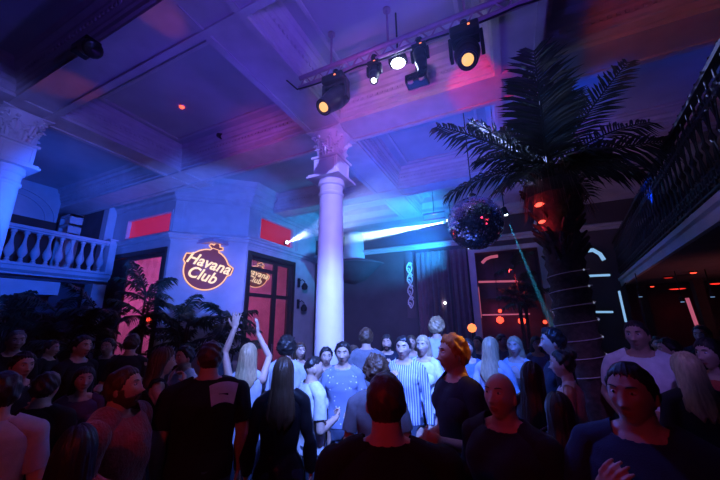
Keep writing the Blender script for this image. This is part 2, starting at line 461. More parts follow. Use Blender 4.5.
# inside room: back partitions so the doorways look into a lit interior
MB().box(-10.95, -6.75, 8.6, 8.8, 0, HP).build('wall_interior_back', M['pinkwall'], kind='structure')
MB().box(-10.7, -6.75, 5.5, 8.6, 3.95, 4.05).build('ceiling_interior', M['pinkwall'], kind='structure')
point('interior_pink', (-8.2, 6.9, 3.4), 17, (0.85, 0.32, 0.8), 0.2)
point('interior_pink_left', (-10.0, 6.6, 2.6), 90, (1.0, 0.2, 0.65), 0.2)


def door_unit(n, F, x0, x1, z1, leaves, label):
    t = bpy.data.objects.new('door_%d' % n, None); COL.objects.link(t); t['kind'] = 'structure'
    fr = MB(); fw = 0.13
    fr.box(x0, x0 + fw, -0.22, 0.035, 0, z1, F).box(x1 - fw, x1, -0.22, 0.035, 0, z1, F).box(x0 + fw, x1 - fw, -0.22, 0.035, z1 - 0.12, z1, F)
    fr.build('door_frame', M['wood'], t)
    xi0, xi1 = x0 + fw, x1 - fw
    for (a, b, bars) in leaves:
        lf = MB(); s = 0.09; a_, b_ = xi0 + a * (xi1 - xi0), xi0 + b * (xi1 - xi0); zt = z1 - .12
        for q in ((a_, a_ + s, 0, zt), (b_ - s, b_, 0, zt), (a_ + s, b_ - s, 0, .5), (a_ + s, b_ - s, zt - .1, zt), *[(a_ + s, b_ - s, q_, q_ + .1) for q_ in bars]):
            lf.box(q[0], q[1], -0.12, -0.06, q[2], q[3], F)
        lo = lf.build('door_leaf', M['wood'], t)
        g = MB().box(a_ + s, b_ - s, -0.095, -0.085, .5, zt - .1, F).build('pane', M['glass'], lo)
        hd = MB().tube([F @ Vector((b_ - .045, -0.02, 1.0)), F @ Vector((b_ - .045, 0.0, 1.02)), F @ Vector((b_ - .045, 0.0, 1.28)), F @ Vector((b_ - .045, -0.02, 1.3))], 0.012).build('handle', M['steel'], lo)
    return t


# door 1: wide dark jamb at the left, tall pane at the right
door_unit(1, F1, 0.06, L1 - 0.08, 3.84, [(0.30, 1.0, ())], '')
door_unit(2, F3, d2a, d2b, 3.86, [(0, 0.60, (2.62, 3.35)), (0.60, 1.0, (2.62,))], '')


# closed dark leaf at the left of door 1 and at the right of door 2
MB().box(0.19, 0.19 + .30 * (L1 - .14 - .26), -.13, -.06, 0, 3.7, F1).build('shutter', M['wood'], bpy.data.objects['door_1'])


def window_unit(n, F, x0, x1, z0, z1, m):
    t = bpy.data.objects.new('window_%d' % n, None); COL.objects.link(t); t['kind'] = 'structure'
    mb = MB(); s = 0.05
    mb.box(x0, x1, -.15, .02, z0, z0 + s, F).box(x0, x1, -.15, .02, z1 - s, z1, F).box(x0, x0 + s, -.15, .02, z0 + s, z1 - s, F).box(x1 - s, x1, -.15, .02, z0 + s, z1 - s, F)
    mb.build('window_frame', M['plaster'], t)
    MB().box(x0 + s, x1 - s, -.09, -.08, z0 + s, z1 - s, F).build('pane', m, t)


window_unit(1, F1, 0.75, L1 - 0.06, 4.22, 4.86, M['redglass'])
window_unit(2, F3, d2a + .35, d2b - 0.15, 4.26, 5.0, M['redglass'])

for nm, X_, Y_, Z_, lb in (('a', -9.2, 5.9, 2.1, 'orange-red lamp glowing low behind the pink left glass door'), ('b', -7.4, 7.2, 1.95, 'orange-red lamp glowing low behind the right glass door')):
    t = thing('table_lamp', (X_, Y_, Z_ - .95), lb, 'lamp', 'lamps inside the corner room')
    MB().lathe([(.02, .76), (.26, .78), (.2, 1.06), (.02, 1.07)], 16).build('lamp_shade', M['redlamp'], t, smooth=True); MB().lathe([(.1, 0), (.1, .03), (.015, .05), (.015, .82)], 12).build('stand', M['black'], t)
    st_ = MB().box(-.5, .5, -.3, .3, Z_ - 1.0, Z_ - .95).box(-.46, -.4, -.26, -.2, 0, Z_ - 1.0).box(.4, .46, -.26, -.2, 0, Z_ - 1.0).box(-.46, -.4, .2, .26, 0, Z_ - 1.0).box(.4, .46, .2, .26, 0, Z_ - 1.0).build('side_table', M['wood'], loc=(X_, Y_, 0))
    tag(st_, 'dark table under the ' + lb.replace(' glowing low', ''), 'table')

# ---------- back wall
YW = 9.8
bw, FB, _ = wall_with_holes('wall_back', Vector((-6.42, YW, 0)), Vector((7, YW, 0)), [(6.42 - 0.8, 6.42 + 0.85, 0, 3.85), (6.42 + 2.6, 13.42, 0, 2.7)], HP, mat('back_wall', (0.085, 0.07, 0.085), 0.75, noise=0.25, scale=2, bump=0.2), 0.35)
mb = MB(); mb.sweep([(0, 4.9), (0.06, 4.9), (.06, 5.0), (.12, 5.04), (.12, 5.2), (.22, 5.3), (.22, 5.4), (.4, 5.55), (.4, HP), (0, HP)], (-6.42, YW, 0), (7, YW, 0)); mb.build('trim_30', M['beam'], kind='structure')
mb = MB(); mb.sweep([(0, 4.15), (0.05, 4.15), (.05, 4.22), (.1, 4.25), (.1, 4.3), (0, 4.34)], (-6.42, YW, 0), (7, YW, 0)); mb.build('trim_31', M['plaster'], kind='structure')
# alcove behind the big opening
MB().box(-2.6, 2.6, 10.35, 10.5, 0, 4.2).build('wall_alcove', M['darkwall'], kind='structure')
mb = MB(); mb.box(-.98, -.8, YW - .1, YW, 0, 3.98).box(.85, 1.03, YW - .1, YW, 0, 3.98).box(-.8, .85, YW - .1, YW, 3.85, 3.98).build('trim_32', M['plaster'], kind='structure')


# ---------- left mezzanine with the balustrade
XM = -10.15
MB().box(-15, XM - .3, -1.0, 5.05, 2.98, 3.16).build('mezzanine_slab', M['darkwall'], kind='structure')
mb = MB(); mb.sweep([(-.32, 3.04), (0.05, 3.04), (.05, 3.08), (.14, 3.14), (.14, 3.22), (.17, 3.24), (-.32, 3.24)], (XM, -1, 0), (XM, 4.98, 0)); mb.build('trim_40', M['plaster'], kind='structure')
bal = thing('stone_balustrade', (XM + .05, 2.6, 3.24), 'pale blue-lit stone balustrade with vase-shaped balusters on the upper floor beside the corner room', 'balustrade')
LB = 2.4
MB().box(-.1, .1, -LB - .8, LB - .05, 0, .06).build('bottom_rail', M['plaster'], bal, bevel=.01)
mb = MB(); mb.box(-.09, .09, -LB - .8, LB - .05, .80, .84).box(-.12, .12, -LB - .8, LB - .05, .84, .92); mb.build('handrail', M['plaster'], bal, bevel=.012)
prof = [(.055, .06), (.055, .09), (.035, .10), (.045, .13), (.03, .16), (.075, .25), (.088, .31), (.075, .38), (.045, .48), (.03, .58), (.028, .66), (.04, .70), (.03, .72), (.055, .75), (.055, .80)]
b0 = None
for i in range(20):
    y = LB - .31 - i * .222
    if b0 is None:
        b0 = MB().lathe(prof, 16).build('baluster', M['plaster'], bal, smooth=True); b0.location = (0, y, 0)
    else:
        c = b0.copy(); COL.objects.link(c); c.parent = bal; c.location = (0, y, 0)
MB().box(-.13, .13, LB - .2, LB - .02, 0, .95).box(-.15, .15, LB - .22, LB, .95, 1.0).build('end_pier', M['plaster'], bal, bevel=.01)
# upper floor walls behind the balustrade
MB().box(-11.75, -11.5, -1.0, 4.1, 3.16, HP).build('wall_mezzanine', M['plaster'], kind='structure')
MB().box(-11.5, -11.46, -1.0, 4.1, 3.16, 4.72).build('trim_42', M['wood'], kind='structure')  # dark dado added as the shade between the balusters
mb = MB()
for r0 in (.75, .95):                                   # shallow arched mouldings on the wall
    mb.tube([(-11.49, 3.1 + r0 * math.cos(PI * q / 24), 4.72 + r0 * .8 * math.sin(PI * q / 24)) for q in range(25)], .02, 6)
mb.build('trim_43', M['plaster'], kind='structure')
MB().box(-14.9, -10.75, 4.9, 5.05, 3.16, HP).build('wall_mezzanine_back', M['darkwall'], kind='structure')
mb = MB(); mb.box(-10.72, -10.45, 4.84, 5.06, 3.3, 5.3); mb.build('trim_41', M['plaster'], kind='structure')
mb = MB()
for z in (4.35, 4.62, 4.9): mb.box(-11.6, -11.0, 4.2, 4.5, z, z + .07)
mb.box(-11.6, -11.54, 4.2, 4.5, 3.16, 4.97).box(-11.06, -11.0, 4.2, 4.5, 3.16, 4.97)
tag(mb.build('display_shelf', M['plaster']), 'pale stepped shelves behind the stone balustrade on the upper floor', 'shelf')
# below the mezzanine: bar front, lintel, pillars
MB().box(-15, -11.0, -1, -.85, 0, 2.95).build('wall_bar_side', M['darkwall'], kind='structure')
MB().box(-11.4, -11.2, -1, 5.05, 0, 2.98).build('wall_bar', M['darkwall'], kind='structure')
MB().box(-11.0, XM - .05, -1, 4.0, 2.62, 2.94).build('lintel', M['plaster'], kind='structure')
for y in (0.9, 3.05, 4.85):
    MB().box(XM - .45, XM - .05, y - .16, y + .16, 0, 2.62 if y < 4.4 else 2.98).build('pillar', M['plaster'], kind='structure')
bc = thing('bar_counter', (XM - .70, 2.2, 0), 'dark bar counter under the balustrade', 'bar counter')
MB().box(-.18, .18, -2.2, 1.9, 0, 1.05).build('counter_body', M['wood'], bc); MB().box(-.21, .21, -2.25, 1.95, 1.05, 1.1).build('counter_top', M['black'], bc, bevel=.01)

# ---------- the neon sign
from mathutils import noise as mnoise
SIGN_OUT = []
for i in range(60):                                     # round medallion with a crown-like top
    a = R_(62) - R_(304) * i / 59 if False else R_(60 - 300 * i / 59 * 1.0)
    SIGN_OUT.append((math.cos(a), math.sin(a)))


def sign(loc, F3x3, R, label, name='neon_sign'):
    """local x right, y up, z out of the wall"""
    t = thing(name, (0, 0, 0), label, 'neon sign')
    t.matrix_world = Matrix.Translation(loc) @ F3x3.to_4x4()
    tilt = R_(-17)
    rot = Matrix.Rotation(tilt, 2)

    def P(x, y): v = rot @ Vector((x, y)); return (v.x * R, v.y * R)
    # silhouette: circle bulged by the banner of the first word, crown on top
    raw = []
    for i in range(49):
        a = R_(74 - 328 * i / 48)                       # from the upper right round the bottom to the upper left
        x, y = math.cos(a), math.sin(a)
        raw.append((x, y))
    out = []
    for x, y in raw:
        if x > 0 and -.02 <= y <= .52: x = 1.14
        if x < 0 and -.02 <= y <= .52: x = -1.14
        out.append((x, y * 1.0))
    crown = [(-.22, .96), (-.16, 1.04), (-.34, 1.14), (-.30, 1.26), (-.15, 1.24), (-.12, 1.34), (0, 1.42), (.12, 1.34), (.15, 1.24), (.30, 1.26), (.34, 1.14), (.16, 1.04), (.22, .96)]
    poly = [P(x, y) for x, y in out + crown]
    MB().prism(poly, 0.02, 0.07).build('backing', M['maroon'], t)
    MB().tube([Vector((x, y, .085)) for x, y in poly], 0.020 * R / .6, 8, closed=True).build('neon_border', M['signlight'], t)
    # inner crown detail
    MB().tube([Vector((*P(x, y), .085)) for x, y in ((-.14, 1.08), (.14, 1.08))], 0.012 * R / .6, 6).build('crown_band', M['signlight'], t)
    for txt, (cx, cy), sz, sx in (('Havana', (0, .07), .76, .90), ('Club', (-.07, -.56), .76, .90)):
        c = bpy.data.curves.new('lettering', 'FONT'); c.body = txt; c.size = sz * R; c.align_x = 'CENTER'; c.extrude = .012; c.offset = .014 * R; c.shear = 0.22
        c.space_character = 1.03
        tmp = bpy.data.objects.new('tmp', c); COL.objects.link(tmp); bpy.context.view_layer.update()
        lm = bpy.data.meshes.new_from_object(tmp.evaluated_get(bpy.context.evaluated_depsgraph_get())); bpy.data.objects.remove(tmp)
        lm.materials.clear(); lm.materials.append(M['signtext']); o = bpy.data.objects.new('lettering', lm); COL.objects.link(o); o.parent = t
        x, y = P(cx, cy); o.location = (x, y, .085); o.rotation_euler = (0, 0, tilt); o.scale = (sx, 1, 1)
    return t


def wall3(F):   # columns: x along the wall, y up, z out
    return Matrix(((F[0][0], 0, F[0][1]), (F[1][0], 0, F[1][1]), (0, 1, 0)))


# intersect the pixel ray with the sign wall
n2 = Vector((F2[0][1], F2[1][1], 0)); r = ray(207, 270); o0 = Vector((0, 0, CH)); tt = (P1 - o0).dot(n2) / r.dot(n2); ps = o0 + r * tt
sign(ps + n2 * 0.03, wall3(F2), 0.53, 'glowing orange neon sign reading Havana Club on the blue corner wall')
s2 = at_x(256, 277, -7.3)
sign(s2, Matrix.Rotation(R_(45), 3, 'Z') @ Matrix(((1, 0, 0), (0, 0, -1), (0, 1, 0))), 0.34, 'small glowing neon sign reading Havana Club behind the glass of the right door')
sg2 = COL.objects.get('neon_sign.001') or [o for o in bpy.data.objects if o.name.startswith('neon_sign.')][0]
hb = MB().tube([(0, .2, .035), (0, 3.97 - s2.z, .035)], .012).build('hanging_rod', M['black'], sg2)
point('sign_glow', tuple(ps + n2 * .35), 3.0, (1, .5, .3), .3)

# wall brackets between the right door and the column
for z, lab in ((3.25, 'upper'), (2.55, 'lower')):
    t = thing('wall_lamp', (-6.38, 8.75, z), 'dark wall lamp with curled bracket right of the glass door, the %s one' % lab, 'wall lamp', 'wall lamps beside the door')
    mb = MB(); mb.box(0, .03, -.06, .06, -.2, .1); mb.tube([(.03, 0, 0), (.15, 0, .05), (.25, 0, -.02), (.25, 0, -.1)], .015); mb.build('bracket', M['iron'], t)
    MB().lathe([(.03, -.22), (.09, -.2), (.11, -.1), (.05, 0), (.02, .01)], 12, c=(.25, 0, -.08)).build('lamp_shade', M['iron'], t, smooth=True)

# ---------- curved pulpit-like ledge left on the back wall, curtains, ornament
pc = at_y(352, 262, YW - .2)
t = thing('curved_wall_ledge', (pc.x, YW, 3.62), 'pale curved wall ledge under a drum on the back wall beside the white column', 'ledge')
MB().lathe([(.05, -.45), (.4, -.35), (.7, -.1), (.95, .12), (1.1, .16), (1.1, .2), (.85, .22), (.8, .3)], 30, a0=PI, a1=2 * PI).build('bowl', M['darkwall'], t, smooth=True)
MB().lathe([(.42, .25), (.4, .4), (.34, 1.2), (.33, 1.35)], 20, a0=PI, a1=2 * PI).build('drum', M['column'], t, smooth=True)


def curtain(x0, x1, y, z1, label):
    nx = int((x1 - x0) / .025); mb = MB(); vs = []; fs = []
    for j in range(8):
        for i in range(nx + 1):
            x = x0 + (x1 - x0) * i / nx
            vs.append((x, y - .05 + .035 * math.sin(x * 38) + .012 * math.sin(x * 91 + j * .4), z1 * j / 7))
    for j in range(7):
        for i in range(nx): q = j * (nx + 1) + i; fs.append((q, q + 1, q + nx + 2, q + nx + 1))
    o = mb.add(vs, fs).build('curtain', M['curtain'], smooth=True); sd = o.modifiers.new('s', 'SOLIDIFY'); sd.thickness = .01
    return tag(o, label, 'curtain', 'curtains on the back wall')


curtain(-2.55, -1.55, YW - .1, 4.0, 'tall purple-brown curtain on the back wall, nearer the white column')
curtain(-1.5, -1.02, YW - .1, 4.0, 'narrow purple-brown curtain beside the neon-edged opening')
t = thing('carved_wall_ornament', (at_y(411, 290, YW).x, YW - .06, 2.3), 'narrow pale carved ornament strip on the back wall between ledge and curtains', 'ornament')
mb = MB(); mb.box(-.13, .13, 0, .05, -.3, 1.75); mb.build('board', M['darkwall'], t)
mb = MB()
for i in range(4):
    for s in (-1, 1):
        m = Matrix.Translation((0, -.02, .1 + i * .36)) @ Matrix.Scale(.8, 4, (1, 0, 0)); volute(mb, (s * .035, 0, .10 + .09 * s), .075, m, s); mb.tube([m @ Vector((s * .1 * math.sin(q / 8 * PI), 0, -.1 + .36 * q / 8)) for q in range(9)], .02, 6)
mb.build('scrollwork', M['column'], t, smooth=True)
for nm, (px, py), y, s, m_, lab in (('globe_lamp', (472, 328), 7.6, .1, 'amber', 'glowing orange-red globe lamp above the heads left of the neon opening'),
                                    ('wall_spotlight', (445, 303), 9.6, .035, 'white', 'tiny white spotlight on the dark curtains under the mirror ball')):
    p = at_y(px, py, y); t = thing(nm, p, lab, 'lamp')
    MB().lathe([(.001, -s), (s * .7, -s * .7), (s, 0), (s * .7, s * .7), (.001, s)], 16).build('bulb', M[m_], t, smooth=True)
    if nm == 'globe_lamp': MB().tube([(0, 0, -s * .9), (0, 0, -p.z)], .02).box(-.12, .12, -.12, .12, -p.z, -p.z + .03).build('stand', M['black'], t)
    else: MB().tube([(0, s, 0), (0, YW - y - .05, 0.02)], .015).build('mount', M['black'], t)

# neon frame lines inside the opening and a bar behind it
def tube_thing(name, pts, r, m, label, cat, grp=None):
    t = tag(MB().tube(pts, r, 8).build(name, m), label, cat, grp); return t


ya = YW + .05
def PB(px, py, y=ya): return at_y(px, py, y)
tube_thing('neon_tube', [PB(478, 287), PB(481, 318)], .022, M['pink'], 'upright pink neon tube on the left jamb of the back opening', 'neon tube')
tube_thing('neon_tube', [PB(477, 282, ya + .3), PB(521, 281, ya + .3)], .03, M['pink'], 'level pink neon tube across the middle of the back opening', 'neon tube')
tube_thing('neon_tube', [PB(482, 315, ya + .25), PB(530, 314, ya + .25)], .018, M['pink'], 'thin pink tube low across the back opening above red lamps', 'neon tube')
tube_thing('neon_tube', [PB(482, 263, ya + .2), PB(486, 259, ya + .2), PB(491, 257, ya + .2), PB(498, 256, ya + .2)], .045, M['pink'], 'curved pinkish tube at the top left of the back opening', 'neon tube')
for i, (px, py) in enumerate(((500, 320), (522, 321), (500, 311), (545, 322))):
    p = at_y(px, py, 10.1); t = thing('red_lamp', p, ['red glowing lamp low in the back opening, left of the small palm', 'red glowing lamp low in the back opening, right of the small palm', 'small red lamp hanging over the left red lamp in the back opening', 'dim red lamp at the right jamb of the back opening'][i], 'lamp', 'red lamps in the back opening')
    s = .10 if i < 2 else .05
    MB().lathe([(.02, -s), (s, -s * .4), (s * .9, s * .5), (.02, s)], 14).build('lamp_shade', M['redlamp'], t, smooth=True)
    MB().tube([(0, 0, s), (0, 0, 4.2 - p.z)], .006).build('cord', M['black'], t)
t = thing('back_bar', (0.1, 10.1, 0), 'dark bar shelf with bottles inside the back opening', 'bar')
MB().box(-.75, .75, -.1, .2, 0, 1.15).build('counter_body', M['wood'], t); MB().box(-.7, .7, .1, .22, 2.5, 2.54).build('shelf', M['wood'], t)

# right pilaster column near the back
column(1.18, 9.05, HS + .02, 0.27, 0.9, 'slim column behind the big palm trunk')

# ---------- right balcony
ZU = 2.72
EA = at_z(722, 201, ZU + .12); EB = at_z(615, 285, ZU + .12); ED = (EB - EA).normalized(); EN = Vector((ED.y, -ED.x, 0))
E0 = EA - ED * 4.0; YE = (EB - E0).length
FR = Matrix(((EN.x, ED.x, 0, E0.x), (EN.y, ED.y, 0, E0.y), (0, 0, 1, 0), (0, 0, 0, 1)))      # local y runs along the edge
FR3 = math.atan2(-EN.x * 0 - ED.x, ED.y)
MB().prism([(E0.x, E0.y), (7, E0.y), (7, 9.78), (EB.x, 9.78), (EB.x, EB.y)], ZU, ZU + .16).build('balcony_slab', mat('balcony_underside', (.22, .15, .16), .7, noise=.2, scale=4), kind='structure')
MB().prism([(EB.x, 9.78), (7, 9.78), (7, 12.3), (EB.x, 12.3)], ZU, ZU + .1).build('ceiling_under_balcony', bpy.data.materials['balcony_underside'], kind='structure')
mb = MB(); mb.sweep([(0.02, ZU - .03), (-.03, ZU - .03), (-.03, ZU + .08), (-.06, ZU + .1), (-.06, ZU + .16), (.02, ZU + .16)], (E0.x, E0.y, 0), (EB.x, EB.y, 0)); mb.build('trim_50', M['plaster'], kind='structure')
MB().box(2.2, 7, 12.3, 12.4, 0, ZU + .1).build('wall_right_back', M['darkwall'], kind='structure')
rl = thing('iron_railing', (E0.x, E0.y, ZU + .16), 'black wrought iron railing with scrolls along the right balcony', 'railing', rz=FR3)
MB().box(-.035, .035, 1.0, YE - .05, .88, .92).build('top_rail', M['iron'], rl)
MB().box(-.015, .015, 1.0, YE - .05, .07, .09).build('bottom_rail', M['iron'], rl)
MB().box(-.012, .012, 1.0, YE - .05, .70, .72).build('middle_rail', M['iron'], rl)
MB().box(-.05, .05, YE - .14, YE - .04, 0, 1.1).lathe([(.05, 1.1), (.07, 1.16), (.05, 1.22), (.01, 1.24)], 12, c=(0, YE - .09, 0)).build('newel_post', M['iron'], rl)
y = 1.1; pr0 = sr0 = None; i = 0
while y < YE - .2:
    if pr0 is None:
        pr0 = MB().tube([(0, 0, .0), (0, 0, .35), (0, .0, .45), (0, 0, .98)], .011, 6).lathe([(.012, .40), (.028, .45), (.012, .5)], 8).build('baluster', M['iron'], rl); pr0.location = (0, y, 0)
        mb = MB()
        for s, zz in ((1, .80), (-1, .80), (1, .2), (-1, .2)):
            volute(mb, (0, 0, zz), .075, Matrix.Translation((0, .0, 0)) @ Matrix.Rotation(PI / 2, 4, 'Z') @ Matrix.Translation((s * .04, 0, 0)) @ Matrix.Scale(.9, 4), s)
        for s in (1, -1):
            mb.tube([(0, s * (.02 + .06 * math.sin(q / 10 * PI)), .28 + .42 * q / 10) for q in range(11)], .008, 5)
        sr0 = mb.build('scroll_panel', M['iron'], rl); sr0.location = (0, y + .085, 0)
    else:
        c = pr0.copy(); COL.objects.link(c); c.parent = rl; c.location = (0, y, 0)
        c = sr0.copy(); COL.objects.link(c); c.parent = rl; c.location = (0, y + .085, 0)
    y += .17
for i, (px, py, rr, lab) in enumerate(((679, 295, .20, 'widest red downlight'), (693, 272, .055, 'small and bright, highest of all'), (652, 286, .05, 'small red downlight at the far corner'), (668, 277, .08, 'dim one between two bright ones'), (717, 283, .16, 'red downlight at the picture edge'))):
    p = at_z(px, py, ZU - .012); k_ = min(1, 11.6 / p.y); p.x *= k_; p.y *= k_
    t = thing('red_downlight', p, 'red downlight under the right balcony, ' + lab, 'downlight', 'red downlights under the balcony')
    MB().lathe([(rr * .8, -.012), (rr, -.012), (rr, .012), (rr * .8, .012)], 20).build('trim_ring', M['black'], t)
    MB().lathe([(.001, -.03), (rr * .6, -.026), (rr * .85, -.014), (.001, -.013)], 20).build('diffuser', M['redlamp'] if i in (1, 2) else M['amber'] if i == 9 else mat('red_lens_%d' % i, (.05, .01, .01), .3, emit=(1, .03, .02), es=1.6 if i != 3 else .45), t)
    if i in (0, 4): spot('downlight_red', (p.x, p.y, ZU - .05), (p.x, p.y, 0), 2.0, RED, 130, .5, .05)
# under the balcony: posts, pink and blue tubes, pendant glints
for i, (px, y) in enumerate(((646, 9.4), (704, 8.0))):
    p = at_y(px, 310, y); MB().box(p.x - .07, p.x + .07, y - .07, y + .07, 0, 2.62).build('pillar', M['wood'], kind='structure')


def seg(name, px0, py0, px1, py1, y, r, m, lab, cat='neon tube'):
    return tube_thing(name, [at_y(px0, py0, y), at_y(px1, py1, y)], r, m, lab, cat)


seg('neon_tube', 687, 298, 697, 326, 6.0, .022, M['pink'], 'pink neon tube leaning under the right balcony')
tq = at_y(619, 293, 9.0); tq2 = at_y(626, 322, 9.0)
tube_thing('neon_tube', [Vector((tq.x, 9.0, ZU)), tq, tq2, Vector((tq2.x, 9.0, 0))], .014, M['black'], 'thin black pole carrying the pale blue tube under the balcony corner', 'pole') if False else None
seg('neon_tube', 619, 291, 626, 322, 9.0, .022, M['cyan'], 'upright pale blue tube at the corner under the right balcony')
seg('neon_tube', 587, 276, 610, 275, 8.9, .026, M['cyan'], 'level white-blue tube right of the big palm trunk, middle one')
seg('neon_tube', 596, 312, 613, 312, 8.9, .022, M['cyan'], 'level white-blue tube low right of the big palm trunk')
tube_thing('neon_tube', [at_y(585, 251, 8.9), at_y(593, 250, 8.9), at_y(600, 254, 8.9), at_y(604, 260, 8.9)], .045, M['cyan'], 'curved white-blue tube high right of the big palm trunk', 'neon tube')
for i, (px, py) in enumerate(((640, 295), (712, 295), (682, 300))):
    p = at_y(px, py, 7.4); t = thing('pendant_spot', p, ['small bluish spot lamp under the balcony corner', 'small bluish spot lamp under the balcony at the picture edge', 'small bluish spot lamp beside the pink neon tube'][i], 'lamp', 'bluish spots under the balcony')
    MB().lathe([(.001, -.03), (.035, -.03), (.035, .05), (.01, .06)], 10).build('lamp_head', M['black'], t); MB().lathe([(.001, -.036), (.028, -.036), (.028, -.03), (.001, -.03)], 10).build('lens', M['cyan'], t)
    MB().tube([(0, 0, .05), (0, 0, ZU - p.z)], .008).build('cord', M['black'], t)

tubes = {o['label']: o for o in bpy.data.objects if o.name.startswith('neon_tube') and 'label' in o}
for key, a_, b_ in (('upright pale blue tube at the corner under the right balcony', at_y(619, 291, 9.0), None), ('level white-blue tube low right of the big palm trunk', at_y(604, 312, 8.9), 1)):
    q_ = Vector((a_.x + .2, a_.y, ZU + .02)) if b_ is None else Vector((a_.x, YW, a_.z))
    MB().tube([a_, q_], .012).build('mount', M['black'], tubes[key])

# ---------- lighting truss and moving heads
YT = 2.98; ZT = 5.02
a_, b_ = at_y(300, 76, YT), at_y(500, 12, YT); a_.z = b_.z = ZT
tr = thing('lighting_truss', (a_.x, YT, ZT), 'long two-tube metal lighting truss under the ceiling holding the stage lights', 'truss')
Lt = b_.x - a_.x + .5
for dz in (0.0, .16): MB().tube([(0, 0, dz), (Lt, 0, dz)], .032, 12).build('tube', M['steel'], tr, smooth=True)
mb = MB(); n = int(Lt / .2)
for i in range(n): mb.tube([(i * .2, 0, 0), (i * .2 + .1, 0, .16)], .009, 6).tube([(i * .2 + .1, 0, .16), (i * .2 + .2, 0, 0)], .009, 6)
mb.build('lacing', M['steel'], tr)
for xx in (.5, 1.3, 2.2): MB().tube([(xx, 0, .16), (xx, 0, HP - ZT)], .015).lathe([(.05, HP - ZT - .03), (.05, HP - ZT - .005)], 12, c=(xx, 0, 0)).build('ceiling_rod', M['steel'], tr)
pts = [Vector((-.3, 0, .3))] + [Vector((x_ * .1, -.045, -.05 - .03 * abs(math.sin(x_ * .35)))) for x_ in range(int(Lt * 10))]
tube_thing('power_cable', [Vector((a_.x, YT, ZT)) + p for p in pts], .011, M['black'], 'black power cable draped along the lighting truss', 'cable')


def moving_head(px, py, sc, d_, lensmat, label, lit_led='amber'):
    """hangs under the truss; (px,py) is where its clamp sits"""
    p = at_y(px, py, YT); p.z = ZT - .026
    t = thing('moving_head_light', p, label, 'stage light', 'stage lights on the truss')
    mb = MB(); mb.box(-.03, .03, -.03, .03, -.05 * sc, .06).lathe([(.04, -.0), (.045, .05), (.04, .08)], 10, m=None); mb.build('clamp', M['black'], t)
    MB().box(-.15 * sc, .15 * sc, -.12 * sc, .12 * sc, -.15 * sc, -.04 * sc).build('base_box', M['black'], t, bevel=.02 * sc)
    led = MB().box(.05 * sc - .012, .05 * sc + .012, -.12 * sc - .004, -.12 * sc, -.10 * sc, -.08 * sc).build('status_light', M[lit_led], t)
    yk = MB()
    for s in (-1, 1): yk.box(s * .16 * sc - .018, s * .16 * sc + .018, -.05 * sc, .05 * sc, -.38 * sc, -.12 * sc)
    yk.box(-.16 * sc, .16 * sc, -.05 * sc, .05 * sc, -.18 * sc, -.14 * sc); yk.build('yoke', M['black'], t, bevel=.008)
    d = Vector(d_).normalized(); q = d.to_track_quat('Z', 'Y').to_matrix().to_4x4()
    m = Matrix.Translation((0, 0, -.34 * sc)) @ q
    hd = MB().lathe([(.02, -.24), (.09, -.22), (.13, -.15), (.135, 0), (.125, .05), (.13, .06), (.12, .12), (.10, .26), (.105, .27), (.10, .30), (.085, .30), (.08, .28)], 24, m=m @ Matrix.Scale(sc, 4)).build('lamp_head', M['black'], t, smooth=True)
    MB().lathe([(.001, .31), (.03, .312), (.056, .302), (.06, .27), (.001, .27)], 20, m=m @ Matrix.Scale(sc, 4)).build('lens', lensmat, hd, smooth=True)
    return t, p + Vector((0, 0, -.34 * sc)) + d * .32 * sc


def toward(px, py, d): return at_d(px, py, d)
moving_head(336, 68, 1.0, (-.25, -.62, -.8), M['warm'], 'large black moving-head light hanging at the left end of the truss, warm lens lit')
moving_head(464, 27, 1.0, (.02, -.62, -.85), M['warm'], 'large black moving-head light hanging at the right end of the truss, warm lens lit')
moving_head(374, 56, .5, (.05, -.3, -1), M['white'], 'small black moving-head light on the truss beside the left large one, white lens')
moving_head(419, 42, .55, (.1, .1, -1), M['black'], 'small unlit black moving-head light on the truss between bulb and right large one')
p = at_y(398, 62, YT + .1); t = thing('ceiling_flood_lamp', p, 'bright white flood lamp glowing behind the middle of the truss', 'lamp')
MB().box(-.11, .11, -.05, .05, -.02, .05).build('housing', M['black'], t, bevel=.01); MB().lathe([(.001, -.05), (.06, -.045), (.085, -.02), (.001, -.02)], 20).build('lens', M['white'], t, smooth=True)
MB().tube([(0, 0, .05), (0, 0, HP - p.z)], .012).build('rod', M['black'], t)
point('flood_glow', (p.x, p.y - .02, p.z - .12), 10, (.5, .6, 1.0), .06)
p = at_y(417, 80, 3.8); t = thing('projector', p, 'small dark projector with two lenses fixed to the beam behind the truss', 'projector')
MB().box(-.16, .16, -.08, .1, -.06, .08).build('housing', M['black'], t, bevel=.015)
for s in (-1, 1): MB().lathe([(.05, 0), (.06, -.03), (.045, -.05), (.001, -.04)], 16, m=Matrix.Translation((s * .08, -.08, -.02)) @ Matrix.Rotation(-PI / 2, 4, 'X') @ Matrix.Scale(-1, 4, (0, 0, 1))).build('lens', M['steel'], t, smooth=True)
MB().tube([(0, 0, .05), (0, 0, HP - p.z)], .012).build('bracket', M['black'], t)
